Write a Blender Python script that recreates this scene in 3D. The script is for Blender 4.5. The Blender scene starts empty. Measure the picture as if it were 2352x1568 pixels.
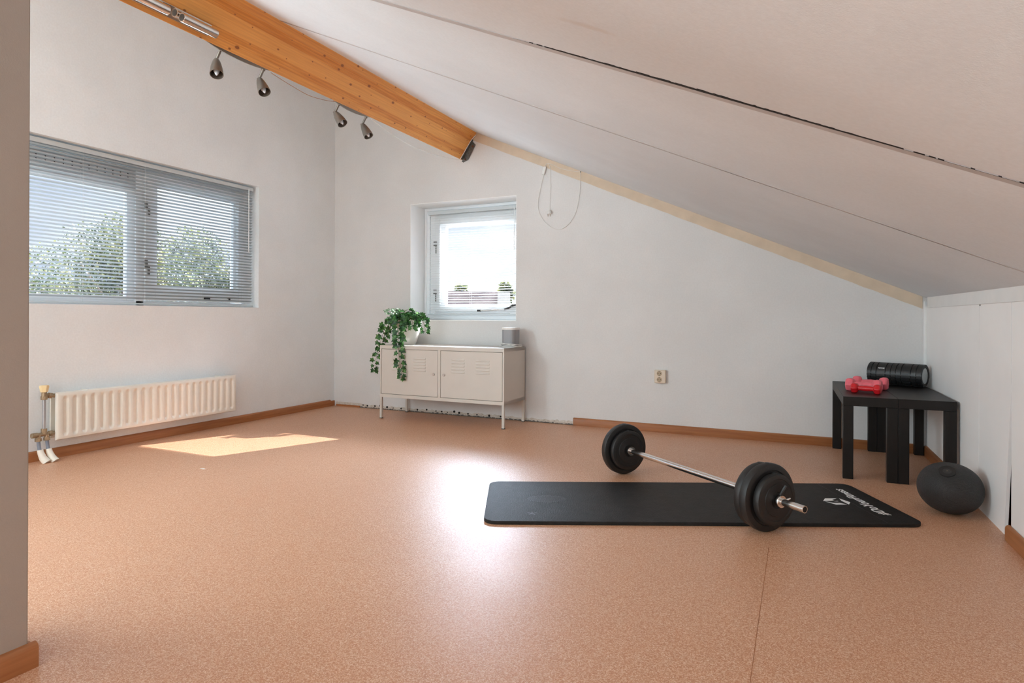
import bpy, bmesh, math, random
from mathutils import Vector, Matrix

random.seed(11)
SC = bpy.context.scene
COL = SC.collection
PI = math.pi

# ------------------------------------------------------------------ camera
cam_d = bpy.data.cameras.new('camera'); cam = bpy.data.objects.new('camera', cam_d); COL.objects.link(cam)
cam_d.sensor_width = 36.0; cam_d.lens = 1414.25 / 2352 * 36.0
cam_d.shift_x = 0.0; cam_d.shift_y = -57.06 / 2352
cam_d.clip_start = 0.02; cam_d.clip_end = 500
yaw, roll = 0.4382, 0.004
Rv = Vector((math.cos(yaw), math.sin(yaw), 0)); Uv = Vector((0, 0, 1)); Fv = Vector((-math.sin(yaw), math.cos(yaw), 0))
R2 = Rv * math.cos(roll) + Uv * math.sin(roll); U2 = -Rv * math.sin(roll) + Uv * math.cos(roll)
M = Matrix.Identity(4)
for i in range(3):
    M[i][0] = R2[i]; M[i][1] = U2[i]; M[i][2] = -Fv[i]
M.translation = Vector((4.1598, -4.7517, 0.8797))
cam.matrix_world = M
SC.camera = cam

# ------------------------------------------------------------------ view, world, sun, fill lights
SC.view_settings.view_transform = 'Standard'; SC.view_settings.look = 'None'
SC.view_settings.exposure = 0.20; SC.view_settings.gamma = 1.0
SC.view_settings.use_curve_mapping = False
SC.cycles.use_denoising = True
SC.cycles.max_bounces = 14; SC.cycles.diffuse_bounces = 8; SC.cycles.transparent_max_bounces = 16
SC.cycles.sample_clamp_indirect = 6.0
SC.cycles.caustics_reflective = False; SC.cycles.caustics_refractive = False

W = bpy.data.worlds.new('sky'); SC.world = W; W.use_nodes = True
nt = W.node_tree; nt.nodes.clear()
def wn(t, **k):
    n = nt.nodes.new(t)
    for a, b in k.items(): setattr(n, a, b)
    return n
tc = wn('ShaderNodeTexCoord'); mp = wn('ShaderNodeMapping'); mp.inputs['Scale'].default_value = (2.0, 2.0, 6.0)
mp.inputs['Location'].default_value = (0.35, 0.2, 0.55)
nt.links.new(tc.outputs['Generated'], mp.inputs['Vector'])
nz = wn('ShaderNodeTexNoise'); nz.inputs['Scale'].default_value = 1.3; nz.inputs['Detail'].default_value = 6; nz.inputs['Roughness'].default_value = 0.5
nt.links.new(mp.outputs['Vector'], nz.inputs['Vector'])
cr = wn('ShaderNodeValToRGB')
cr.color_ramp.elements[0].position = 0.42; cr.color_ramp.elements[0].color = (0.62, 0.69, 0.86, 1)
cr.color_ramp.elements[1].position = 0.60; cr.color_ramp.elements[1].color = (1.12, 1.15, 1.20, 1)
nt.links.new(nz.outputs['Fac'], cr.inputs['Fac'])
# higher clouds are brighter, the band above the horizon a plain bright haze
sx = wn('ShaderNodeSeparateXYZ'); nt.links.new(tc.outputs['Generated'], sx.inputs[0])
mr = wn('ShaderNodeMapRange'); mr.inputs[1].default_value = 0.20; mr.inputs[2].default_value = 0.42; mr.inputs[3].default_value = 1.0; mr.inputs[4].default_value = 7.0
nt.links.new(sx.outputs['Z'], mr.inputs[0])
# the high sky is a cooler white
hc_ = wn('ShaderNodeMix', data_type='RGBA'); hr_ = wn('ShaderNodeMapRange'); hr_.inputs[1].default_value = .27; hr_.inputs[2].default_value = .48
nt.links.new(sx.outputs['Z'], hr_.inputs[0]); nt.links.new(hr_.outputs[0], hc_.inputs[0]); nt.links.new(cr.outputs['Color'], hc_.inputs[6]); hc_.inputs[7].default_value = (1.20, 1.42, 1.76, 1)
# very bright thin cloud around and below the sun
dt = wn('ShaderNodeVectorMath', operation='DOT_PRODUCT'); nt.links.new(tc.outputs['Generated'], dt.inputs[0]); dt.inputs[1].default_value = (-.08, .87, .49)
gr_ = wn('ShaderNodeMapRange', interpolation_type='SMOOTHSTEP'); gr_.inputs[1].default_value = .70; gr_.inputs[2].default_value = .97; gr_.inputs[3].default_value = 0; gr_.inputs[4].default_value = 60.0; nt.links.new(dt.outputs['Value'], gr_.inputs[0])
gm = wn('ShaderNodeMath', operation='MULTIPLY'); nt.links.new(gr_.outputs[0], gm.inputs[0]); nt.links.new(hr_.outputs[0], gm.inputs[1])
ga = wn('ShaderNodeMath', operation='ADD'); nt.links.new(gm.outputs[0], ga.inputs[0]); nt.links.new(mr.outputs[0], ga.inputs[1])
bg = wn('ShaderNodeBackground'); nt.links.new(hc_.outputs[2], bg.inputs['Color']); nt.links.new(ga.outputs[0], bg.inputs['Strength'])
wo = wn('ShaderNodeOutputWorld'); nt.links.new(bg.outputs[0], wo.inputs[0])

def area(name, loc, rot, sx_, sy_, power, color=(1, 1, 1), portal=False):
    d = bpy.data.lights.new(name, 'AREA'); d.shape = 'RECTANGLE'; d.size = sx_; d.size_y = sy_; d.energy = power; d.color = color
    if portal: d.cycles.is_portal = True
    o = bpy.data.objects.new(name, d); COL.objects.link(o); o.location = loc; o.rotation_euler = rot
    return o
SUN_DIR = Vector((-0.430, -1.0, -0.728)).normalized()
sd = bpy.data.lights.new('sun', 'SUN'); sd.energy = 32.0; sd.angle = 0.006; sd.color = (1.0, 0.93, 0.94)
so = bpy.data.objects.new('sun', sd); COL.objects.link(so); so.rotation_euler = (-SUN_DIR).to_track_quat('Z', 'Y').to_euler()
so.location = (6, 12, 10)
area('portal_left', (-0.34, -2.15, 1.46), (0, -PI/2, 0), 1.1, 2.5, 1, portal=True)
area('portal_back', (1.43, 0.36, 1.38), (-PI/2, 0, 0), 1.15, 1.15, 1, portal=True)
# unseen fill lights added behind the camera to brighten the room
area('rear_fill_light', (1.25, -6.69, 1.62), (PI/2, 0, 0), 2.1, 1.75, 34, (.76, 0.93, 1.0))
area('side_fill_light', (-.09, -5.35, 1.70), (0, -PI/2, 0), 1.4, 1.8, 120, (.76, 0.93, 1.0))
area('rear_low_fill_light', (3.10, -6.69, 1.05), (PI/2, 0, 0), 1.2, 1.1, 20, (.76, 0.93, 1.0))

# ------------------------------------------------------------------ materials
MATS = {}
class NT:
    def __init__(s, name, color=(.8, .8, .8), rough=.5, metal=0., spec=.5):
        s.m = bpy.data.materials.new(name); s.m.use_nodes = True; s.t = s.m.node_tree
        s.b = s.t.nodes['Principled BSDF']; s.out = s.t.nodes['Material Output']
        s.b.inputs['Base Color'].default_value = (*color, 1); s.b.inputs['Roughness'].default_value = rough
        s.b.inputs['Metallic'].default_value = metal; s.b.inputs['Specular IOR Level'].default_value = spec
        MATS[name] = s.m
    def n(s, t, **k):
        x = s.t.nodes.new(t)
        for a, b in k.items(): setattr(x, a, b)
        return x
    def l(s, a, b): s.t.links.new(a, b)
    def coord(s, scale=(1, 1, 1), loc=(0, 0, 0), rot=(0, 0, 0)):
        c = s.n('ShaderNodeTexCoord'); m = s.n('ShaderNodeMapping')
        m.inputs['Scale'].default_value = scale; m.inputs['Location'].default_value = loc; m.inputs['Rotation'].default_value = rot
        s.l(c.outputs['Object'], m.inputs['Vector']); return m.outputs['Vector']
    def noise(s, vec, scale, detail=3, rough=.5):
        n = s.n('ShaderNodeTexNoise'); n.inputs['Scale'].default_value = scale; n.inputs['Detail'].default_value = detail; n.inputs['Roughness'].default_value = rough
        s.l(vec, n.inputs['Vector']); return n.outputs['Fac']
    def vor(s, vec, scale, feature='F1', rnd=1.0):
        n = s.n('ShaderNodeTexVoronoi', feature=feature); n.inputs['Scale'].default_value = scale; n.inputs['Randomness'].default_value = rnd
        s.l(vec, n.inputs['Vector']); return n.outputs['Distance']
    def ramp(s, fac, stops):
        r = s.n('ShaderNodeValToRGB'); e = r.color_ramp.elements
        e[0].position, e[0].color = stops[0][0], (*stops[0][1], 1)
        e[1].position, e[1].color = stops[-1][0], (*stops[-1][1], 1)
        for p_, c_ in stops[1:-1]:
            q = e.new(p_); q.color = (*c_, 1)
        s.l(fac, r.inputs['Fac']); return r.outputs['Color']
    def mix(s, f, a, b, mode='MIX'):
        m = s.n('ShaderNodeMix', data_type='RGBA', blend_type=mode)
        for sock, v in ((m.inputs['Factor'], f), (m.inputs['A'], a), (m.inputs['B'], b)):
            pass
        fi = m.inputs[0]; ai = m.inputs[6]; bi = m.inputs[7]
        for sock, v in ((fi, f), (ai, a), (bi, b)):
            if isinstance(v, bpy.types.NodeSocket): s.l(v, sock)
            elif isinstance(v, (int, float)): sock.default_value = v
            else: sock.default_value = (*v, 1)
        return m.outputs[2]
    def bump(s, h, strength=.3, dist=.002):
        b = s.n('ShaderNodeBump'); b.inputs['Strength'].default_value = strength; b.inputs['Distance'].default_value = dist
        s.l(h, b.inputs['Height']); s.l(b.outputs['Normal'], s.b.inputs['Normal'])
    def base(s, c): s.l(c, s.b.inputs['Base Color'])

def simple(name, color, rough=.5, metal=0., spec=.5, var=.06, scale=30, bump=0., bscale=200):
    k = NT(name, color, rough, metal, spec)
    v = k.coord(); f = k.noise(v, scale, 4)
    lo = tuple(c * (1 - var) for c in color); hi = tuple(min(1, c * (1 + var)) for c in color)
    k.base(k.ramp(f, [(.3, lo), (.7, hi)]))
    if bump: k.bump(k.noise(v, bscale, 2), bump, .001)
    return k.m

# wall plaster / paper: off white with a fine relief and faint grey-brown smudges
def wallmat(name, col, smudge=.10, dark=None):
    k = NT(name, col, .62, 0, .35); v = k.coord()
    f = k.noise(v, 1.6, 5, .6)
    c = k.ramp(f, [(.42, tuple(x * (1 - smudge) for x in col)), (.62, col)])
    f2 = k.noise(v, 90, 3)
    c = k.mix(k.ramp(f2, [(.35, (.06, .06, .06)), (.65, (0, 0, 0))]), c, (.30, .27, .25))
    k.base(c)
    k.bump(k.noise(v, 260, 3, .7), .35, .0012)
    return k
wallmat('wall_paint', (.755, .75, .74), .05)
wallmat('wall_paint_lit', (.88, .91, .925), .05)  # lighter copy of the wall paint, brighter light put into its colour
wallmat('wall_paint_shaded', (.40, .34, .295), .05)  # darker copy of the wall paint, the pier's shade put into its colour
k = wallmat('ceiling_paint', (.75, .785, .815), .05)
# the soft tan water stain on the ceiling board
c = k.n('ShaderNodeTexCoord'); m_ = k.n('ShaderNodeMapping'); m_.vector_type = 'TEXTURE'
m_.inputs['Location'].default_value = (3.73, -3.42, 1.53); m_.inputs['Scale'].default_value = (.16, .05, .2); m_.inputs['Rotation'].default_value = (0, 0, .1)
k.l(c.outputs['Object'], m_.inputs['Vector'])
ln = k.n('ShaderNodeVectorMath', operation='LENGTH'); k.l(m_.outputs[0], ln.inputs[0])
nn = k.noise(k.coord(), 9, 3)
ad = k.n('ShaderNodeMath', operation='ADD'); k.l(ln.outputs['Value'], ad.inputs[0]); k.l(nn, ad.inputs[1])
old = k.b.inputs['Base Color'].links[0].from_socket
k.base(k.mix(k.ramp(ad.outputs[0], [(.95, (.28, .28, .28)), (1.0, (.28, .28, .28)), (1.35, (0, 0, 0))] if False else [(.8, (.3, .3, .3)), (1.0, (0, 0, 0))]), old, (.55, .46, .38)))
simple('joint_shade', (.50, .475, .47), .6, var=.05, scale=20)  # greyer strip colour paints the shade of the bevelled ceiling joints
simple('white_paint', (.82, .82, .81), .42, var=.02, scale=12, bump=.1, bscale=60)
simple('reveal_paint', (.93, .94, .94), .5, var=.02, scale=6, bump=.12, bscale=120)
simple('panel_paint', (.94, .93, .92), .45, var=.03, scale=3, bump=.12, bscale=90)
simple('tan_primer', (.66, .54, .41), .7, var=.07, scale=9, bump=.2)
simple('frame_upvc', (.88, .91, .93), .28, var=.01)
simple('frame_upvc_bright', (.88, .90, .91), .3, var=.01)
simple('slat_grey', (.56, .61, .63), .38, var=.02, scale=3)
simple('slat_white', (.88, .90, .91), .35, var=.02, scale=3)
simple('vent_grey', (.44, .45, .46), .5)
simple('cord_white', (.78, .77, .74), .5)
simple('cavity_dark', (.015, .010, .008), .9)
simple('rubber_black', (.013, .0115, .011), .5, var=.12, scale=60, bump=.25, bscale=700)
simple('plastic_black', (.015, .0145, .0145), .42, var=.05)
simple('chrome', (.80, .79, .77), .16, 1.0, var=.02)
simple('pipe_grey', (.42, .44, .47), .3, .8, var=.05)
simple('pipe_blue_grey', (.24, .27, .33), .4, .2, var=.05)
simple('brass_aged', (.38, .29, .19), .38, .85, var=.18, scale=60)
simple('knob_cream', (.86, .66, .36), .35, var=.04)
simple('sleeve_white', (.85, .80, .70), .4, var=.03)
simple('radiator_enamel', (.80, .76, .68), .30, var=.02)
simple('cabinet_enamel', (.62, .575, .52), .42, var=.015, scale=8, bump=.06, bscale=500)
simple('cabinet_gap', (.10, .08, .07), .8)
simple('foot_grey', (.12, .11, .10), .6)
simple('lock_chrome', (.55, .52, .50), .3, .9)
simple('lamp_taupe', (.23, .20, .17), .38, .65, var=.08)
simple('lamp_inside', (.10, .09, .08), .5, .3)
simple('bulb_frosted', (.80, .84, .90), .25, var=.02)
simple('steel_dull', (.17, .17, .16), .5, .6, var=.3, scale=50)
simple('rust', (.17, .07, .04), .8, .2, var=.3, scale=90)
simple('pot_white', (.84, .84, .80), .35, var=.01)
simple('soil', (.06, .04, .03), .95, var=.4, scale=90)
simple('stem_brown', (.16, .10, .05), .7)
simple('speaker_white', (.84, .82, .79), .35)
simple('socket_cream', (.70, .60, .48), .4, var=.03)
simple('socket_inner', (.42, .32, .21), .5)
simple('pink_vinyl', (.86, .16, .20), .42, var=.08, scale=40)
simple('red_vinyl', (.62, .012, .018), .35, var=.08, scale=40)
simple('core_grey', (.52, .54, .54), .55, var=.03)
simple('print_white', (.86, .86, .85), .6, var=.02)
simple('print_roller', (.95, .95, .95), .5, var=.02)
simple('plaster_raw', (.62, .57, .50), .85, var=.25, scale=40, bump=.6, bscale=80)
simple('roof_tile', (.065, .048, .043), 1.0, spec=0.0, var=.3, scale=3)
simple('brick_pale', (.11, .096, .082), .95, spec=0.0, var=.1, scale=4)
simple('brick_brown', (.05, .034, .026), .95, spec=0.0, var=.2, scale=3)
simple('bark', (.10, .07, .05), .9, var=.3, scale=10)
simple('grass', (.33, .33, .31), .95, spec=0.0, var=.2, scale=2)
simple('pink_render', (.15, .05, .045), .95, spec=0.0)

# floor: orange speckled vinyl, satin
k = NT('floor_vinyl', (.5, .25, .15), .40, 0, .68); v = k.coord()
vo = k.n('ShaderNodeTexVoronoi', feature='F1'); vo.inputs['Scale'].default_value = 400; k.l(v, vo.inputs['Vector'])
sp_c = k.n('ShaderNodeSeparateColor'); k.l(vo.outputs['Color'], sp_c.inputs[0])
nf = k.noise(v, 130, 4, .7); mxf = k.n('ShaderNodeMix', data_type='FLOAT'); mxf.inputs[0].default_value = .45; k.l(nf, mxf.inputs[2]); k.l(sp_c.outputs[0], mxf.inputs[3])
f = mxf.outputs[0]; f2 = k.noise(v, 150, 3, .7); f3 = k.noise(v, 1.3, 3)
c = k.ramp(f, [(.30, (.48, .195, .09)), (.50, (.61, .315, .175)), (.66, (.71, .45, .30)), (.80, (.82, .62, .48))])
c = k.mix(k.ramp(f2, [(.34, (.45, .45, .45)), (.46, (0, 0, 0))]), c, (.44, .16, .065))
c = k.mix(k.ramp(f3, [(.4, (.10, .10, .10)), (.6, (0, 0, 0))]), c, (.56, .26, .14))
k.base(c); k.bump(k.noise(v, 320, 3, .6), .10, .0008)
rf = k.noise(v, 2.2, 4); rr_ = k.n('ShaderNodeMapRange'); rr_.inputs[3].default_value = .36; rr_.inputs[4].default_value = .46; k.l(rf, rr_.inputs[0]); k.l(rr_.outputs[0], k.b.inputs['Roughness'])

# glued pine: lamellas along X (length), height along Z, knots
k = NT('pine_beam', (.6, .3, .1), .38, 0, .45)
v0 = k.coord()
sxz = k.n('ShaderNodeSeparateXYZ'); k.l(v0, sxz.inputs[0])
lam = k.n('ShaderNodeMath', operation='MULTIPLY'); k.l(sxz.outputs['Z'], lam.inputs[0]); lam.inputs[1].default_value = 1 / .044
lfl = k.n('ShaderNodeMath', operation='FLOOR'); k.l(lam.outputs[0], lfl.inputs[0])
wn_ = k.n('ShaderNodeTexWhiteNoise', noise_dimensions='1D'); k.l(lfl.outputs[0], wn_.inputs['W'])
g = k.coord(scale=(2.2, 9, 60)); gr = k.noise(g, 1.6, 5, .6)
g2 = k.coord(scale=(.6, 2, 9)); w_ = k.n('ShaderNodeTexWave', bands_direction='Z'); w_.inputs['Scale'].default_value = 2.1; w_.inputs['Distortion'].default_value = 7; w_.inputs['Detail'].default_value = 3
k.l(g2, w_.inputs['Vector'])
c = k.ramp(gr, [(.3, (.54, .165, .020)), (.5, (.72, .275, .046)), (.7, (.86, .39, .09))])
c = k.mix(k.ramp(w_.outputs['Fac'], [(.0, (.0, .0, .0)), (.75, (.10, .10, .10)), (1, (.5, .5, .5))]), c, (.50, .15, .03))
c = k.mix(k.ramp(wn_.outputs['Value'], [(.0, (.0, .0, .0)), (1, (.55, .55, .55))]), c, (.97, .52, .16))
kc = k.n('ShaderNodeCombineXYZ'); sk2 = k.n('ShaderNodeSeparateXYZ'); k.l(k.coord(scale=(.78, 1, 1.25), loc=(.11, 0, .07)), sk2.inputs[0]); k.l(sk2.outputs['X'], kc.inputs['X']); k.l(sk2.outputs['Z'], kc.inputs['Y'])
kvn = k.n('ShaderNodeTexVoronoi', feature='F1', voronoi_dimensions='2D'); kvn.inputs['Scale'].default_value = 9.0; k.l(kc.outputs[0], kvn.inputs['Vector'])
kcs = k.n('ShaderNodeSeparateColor'); k.l(kvn.outputs['Color'], kcs.inputs[0]); ksz = k.n('ShaderNodeMath', operation='MULTIPLY_ADD'); k.l(kcs.outputs[0], ksz.inputs[0]); ksz.inputs[1].default_value = 3.2; ksz.inputs[2].default_value = 1.15
kmu = k.n('ShaderNodeMath', operation='MULTIPLY'); k.l(kvn.outputs['Distance'], kmu.inputs[0]); k.l(ksz.outputs[0], kmu.inputs[1]); kd = kmu.outputs[0]
c = k.mix(k.ramp(kd, [(.0, (.95, .95, .95)), (.085, (.92, .92, .92)), (.125, (0, 0, 0))]), c, (.045, .014, .008))
c = k.mix(k.ramp(kd, [(.06, (.55, .55, .55)), (.19, (0, 0, 0))]), c, (.50, .15, .03))
k.base(c)

def woodmat(name, a, b, axis):
    k = NT(name, a, .42, 0, .4)
    sc = [60, 60, 60]; sc['xyz'.index(axis)] = 3
    v = k.coord(scale=tuple(sc)); f = k.noise(v, 1, 4, .6)
    k.base(k.ramp(f, [(.3, a), (.7, b)]))
woodmat('skirting_y', (.30, .105, .035), (.42, .165, .06), 'y')
woodmat('skirting_x', (.30, .105, .035), (.42, .165, .06), 'x')
woodmat('stud_wood', (.30, .12, .06), (.42, .2, .1), 'z')
# black-brown laminate of the benches
k = NT('black_ash', (.012, .009, .008), .42, 0, .22); v = k.coord(scale=(60, 60, 8)); f = k.noise(v, 1.5, 4)
k.base(k.ramp(f, [(.3, (.010, .0072, .006)), (.7, (.0135, .0105, .009))])); k.bump(f, .15, .0006)
# mat foam
k = NT('mat_foam', (.035, .032, .03), .50, 0, .10); v = k.coord()
f = k.noise(v, 26, 4); k.base(k.ramp(f, [(.3, (.018, .0165, .0155)), (.7, (.028, .025, .0235))]))
k.bump(k.noise(k.coord(scale=(1.4, .8, 1)), 120, 3, .7), .9, .002)
# slam ball rubber with a raised tread
k = NT('ball_rubber', (.05, .047, .046), .55, 0, .45); v = k.coord()
d = k.vor(v, 175, 'DISTANCE_TO_EDGE', .35); h = k.ramp(d, [(.02, (0, 0, 0)), (.16, (1, 1, 1))])
k.base(k.ramp(d, [(.0, (.022, .020, .020)), (.12, (.036, .033, .032))])); k.bump(h, .8, .0025)
# speaker fabric
k = NT('speaker_mesh', (.10, .10, .105), .6, .3, .4); v = k.coord(); d = k.vor(v, 700, 'F1', .1)
k.base(k.ramp(d, [(.0, (.11, .11, .115)), (.5, (.34, .34, .35))]))
# leaves
def leafmat(name, stops, scale, trans=.35, attr=True):
    k = NT(name, stops[0][1], .42, 0, .45); v = k.coord(); f = k.noise(v, scale, 2, .7)
    c = k.ramp(f, stops); k.base(c)
    tr = k.n('ShaderNodeBsdfTranslucent'); k.l(c, tr.inputs['Color'])
    ms = k.n('ShaderNodeMixShader'); ms.inputs[0].default_value = trans
    k.l(k.b.outputs[0], ms.inputs[1]); k.l(tr.outputs[0], ms.inputs[2]); k.l(ms.outputs[0], k.out.inputs['Surface'])
leafmat('ivy_leaf', [(.36, (.008, .040, .010)), (.47, (.020, .085, .018)), (.56, (.045, .16, .030)), (.66, (.13, .33, .08)), (.78, (.45, .62, .35))], 30, .3)
leafmat('ivy_leaf_pale', [(.30, (.03, .12, .05)), (.50, (.22, .42, .22)), (.60, (.65, .78, .62)), (.80, (.85, .92, .85))], 45, .3)
leafmat('tree_leaf', [(.30, (.006, .010, .004)), (.46, (.020, .026, .008)), (.58, (.070, .068, .020)), (.72, (.16, .135, .06))], 3.0, .5)
# glass: clear pane
k = NT('window_glass', (1, 1, 1)); tb = k.n('ShaderNodeBsdfTransparent'); tb.inputs['Color'].default_value = (.96, .98, .98, 1)
gl = k.n('ShaderNodeBsdfGlossy'); gl.inputs['Roughness'].default_value = .02
ms = k.n('ShaderNodeMixShader'); fr = k.n('ShaderNodeFresnel'); fr.inputs['IOR'].default_value = 1.3
k.l(fr.outputs[0], ms.inputs[0]); k.l(tb.outputs[0], ms.inputs[1]); k.l(gl.outputs[0], ms.inputs[2]); k.l(ms.outputs[0], k.out.inputs['Surface'])
# bare lower edge of the back wall: raw plaster with black gaps and nail holes
k = NT('bare_wall_edge', (.7, .65, .6), .85); v = k.coord()
n1 = k.noise(k.coord(scale=(1, 1, 1.6)), 38, 5, .7)
sp = k.n('ShaderNodeSeparateXYZ'); k.l(v, sp.inputs[0])
hz = k.n('ShaderNodeMapRange'); hz.inputs[1].default_value = 0; hz.inputs[2].default_value = .030; hz.inputs[3].default_value = .30; hz.inputs[4].default_value = -.30; k.l(sp.outputs['Z'], hz.inputs[0])
a_ = k.n('ShaderNodeMath', operation='ADD'); k.l(n1, a_.inputs[0]); k.l(hz.outputs[0], a_.inputs[1])
c = k.ramp(n1, [(.3, (.42, .36, .30)), (.55, (.62, .57, .51)), (.75, (.72, .68, .64))])
c = k.mix(k.ramp(a_.outputs[0], [(.60, (0, 0, 0)), (.66, (.9, .9, .9))]), c, (.05, .045, .04))
k.base(c); k.bump(n1, .6, .004)

# ------------------------------------------------------------------ mesh helpers
class MB:
    def __init__(s): s.bm = bmesh.new()
    def _x(s, vs, mat):
        if mat is not None:
            for v in vs: v.co = mat @ v.co
    def box(s, lo, hi, mat=None):
        x0, y0, z0 = lo; x1, y1, z1 = hi
        vs = [s.bm.verts.new(c) for c in ((x0, y0, z0), (x1, y0, z0), (x1, y1, z0), (x0, y1, z0), (x0, y0, z1), (x1, y0, z1), (x1, y1, z1), (x0, y1, z1))]
        for f in ((0, 3, 2, 1), (4, 5, 6, 7), (0, 1, 5, 4), (1, 2, 6, 5), (2, 3, 7, 6), (3, 0, 4, 7)): s.bm.faces.new([vs[i] for i in f])
        s._x(vs, mat); return s
    def hexa(s, pts):
        vs = [s.bm.verts.new(c) for c in pts]
        for f in ((0, 3, 2, 1), (4, 5, 6, 7), (0, 1, 5, 4), (1, 2, 6, 5), (2, 3, 7, 6), (3, 0, 4, 7)): s.bm.faces.new([vs[i] for i in f])
        return s
    def lathe(s, prof, n=32, mat=None, ang=2 * PI, a0=0, cap=True):
        """profile of (radius, z) round Z"""
        rings = []; allv = []
        for r, z in prof:
            if r <= 1e-6:
                v = s.bm.verts.new((0, 0, z)); rings.append([v]); allv.append(v)
            else:
                ring = [s.bm.verts.new((r * math.cos(a0 + ang * i / n), r * math.sin(a0 + ang * i / n), z)) for i in range(n)]
                rings.append(ring); allv += ring
        for a, b in zip(rings, rings[1:]):
            if len(a) == 1 and len(b) == 1: continue
            for i in range(n):
                j = (i + 1) % n
                if len(a) == 1: s.bm.faces.new((a[0], b[i], b[j]))
                elif len(b) == 1: s.bm.faces.new((a[i], b[0], a[j]))
                else: s.bm.faces.new((a[i], b[i], b[j], a[j]))
        s._x(allv, mat); return s
    def cyl(s, p0, p1, r0, r1=None, n=20):
        p0 = Vector(p0); p1 = Vector(p1); r1 = r0 if r1 is None else r1
        d = p1 - p0; m = Matrix.Translation(p0) @ d.to_track_quat('Z', 'Y').to_matrix().to_4x4()
        return s.lathe([(0, 0), (r0, 0), (r1, d.length), (0, d.length)], n, m)
    def tube(s, pts, r, n=8, closed=False):
        pts = [Vector(p) for p in pts]; rings = []
        up = Vector((0.1, 0.2, 1)).normalized()
        N = len(pts)
        for i, p in enumerate(pts):
            a = pts[(i - 1) % N] if (closed or i > 0) else pts[i]; b = pts[(i + 1) % N] if (closed or i < N - 1) else pts[i]
            t = (b - a).normalized(); x = t.cross(up)
            if x.length < 1e-3: x = t.cross(Vector((1, 0, 0)))
            x.normalize(); y = t.cross(x).normalized(); up = y.cross(t) if False else up
            rr = r[i] if isinstance(r, (list, tuple)) else r
            rings.append([s.bm.verts.new(p + (x * math.cos(2 * PI * k / n) + y * math.sin(2 * PI * k / n)) * rr) for k in range(n)])
        for i in range(N if closed else N - 1):
            a = rings[i]; b = rings[(i + 1) % N]
            for k in range(n): s.bm.faces.new((a[k], a[(k + 1) % n], b[(k + 1) % n], b[k]))
        if not closed:
            s.bm.faces.new(rings[0][::-1]); s.bm.faces.new(rings[-1])
        return s
    def prism(s, poly, h0, h1, mat=None):
        """poly in XY, extruded from z=h0 to z=h1"""
        lo = [s.bm.verts.new((x, y, h0)) for x, y in poly]; hi = [s.bm.verts.new((x, y, h1)) for x, y in poly]; n = len(poly)
        s.bm.faces.new(lo[::-1]); s.bm.faces.new(hi)
        for i in range(n): s.bm.faces.new((lo[i], lo[(i + 1) % n], hi[(i + 1) % n], hi[i]))
        s._x(lo + hi, mat); return s
    def poly(s, pts):
        s.bm.faces.new([s.bm.verts.new(p) for p in pts]); return s
    def build(s, name, mat, parent=None, bevel=0., smooth=True, seg=2, ang=35, flat=False):
        bm = s.bm
        bmesh.ops.recalc_face_normals(bm, faces=bm.faces[:]) if not flat else None
        for f in bm.faces: f.smooth = smooth
        if smooth:
            lim = math.radians(ang)
            for e in bm.edges:
                if len(e.link_faces) == 2 and e.calc_face_angle(0) > lim: e.smooth = False
        me = bpy.data.meshes.new(name); bm.to_mesh(me); bm.free()
        if mat: me.materials.append(MATS[mat])
        o = bpy.data.objects.new(name, me); COL.objects.link(o)
        if parent: o.parent = parent
        if bevel:
            b = o.modifiers.new('bevel', 'BEVEL'); b.width = bevel; b.segments = seg; b.limit_method = 'ANGLE'; b.angle_limit = math.radians(40)
        return o

def bez(pts, n=8):
    """Catmull-Rom through points"""
    P = [Vector(p) for p in pts]; P = [P[0] * 2 - P[1]] + P + [P[-1] * 2 - P[-2]]; out = []
    for i in range(1, len(P) - 2):
        for k in range(n):
            t = k / n; a, b, c, d = P[i - 1], P[i], P[i + 1], P[i + 2]
            out.append(.5 * ((2 * b) + (c - a) * t + (2 * a - 5 * b + 4 * c - d) * t * t + (3 * b - a - 3 * c + d) * t ** 3))
    out.append(P[-2]); return out

def tag(o, label=None, cat=None, group=None, kind=None):
    if label: o['label'] = label
    if cat: o['category'] = cat
    if group: o['group'] = group
    if kind: o['kind'] = kind
    return o
def thing(name, label, cat, loc=(0, 0, 0), rotz=0, group=None, M=None):
    o = bpy.data.objects.new(name, None); COL.objects.link(o); o.empty_display_size = .05
    if M is not None: o.matrix_world = M
    else: o.location = loc; o.rotation_euler = (0, 0, rotz)
    return tag(o, label, cat, group)
def struct(o): o['kind'] = 'structure'; return o

# ------------------------------------------------------------------ room shell
KX, CZ, CS = 4.896, 3.195, 0.4461        # knee wall x, ceiling z at x=0, fall per metre
cz = lambda x: CZ - CS * x
REAR = -6.60
struct(MB().box((-.30, REAR - .3, -.20), (5.6, .5, 0)).build('floor', 'floor_vinyl', smooth=False))
fs = MB().box((4.052, -6.4, 0.0), (4.0535, -2.2, .0006)).build('trim_8', 'skirting_y', smooth=False); struct(fs)

W1 = dict(y0=-3.45, y1=-.9377, z0=.9467, z1=1.971)
TH = .34
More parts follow.
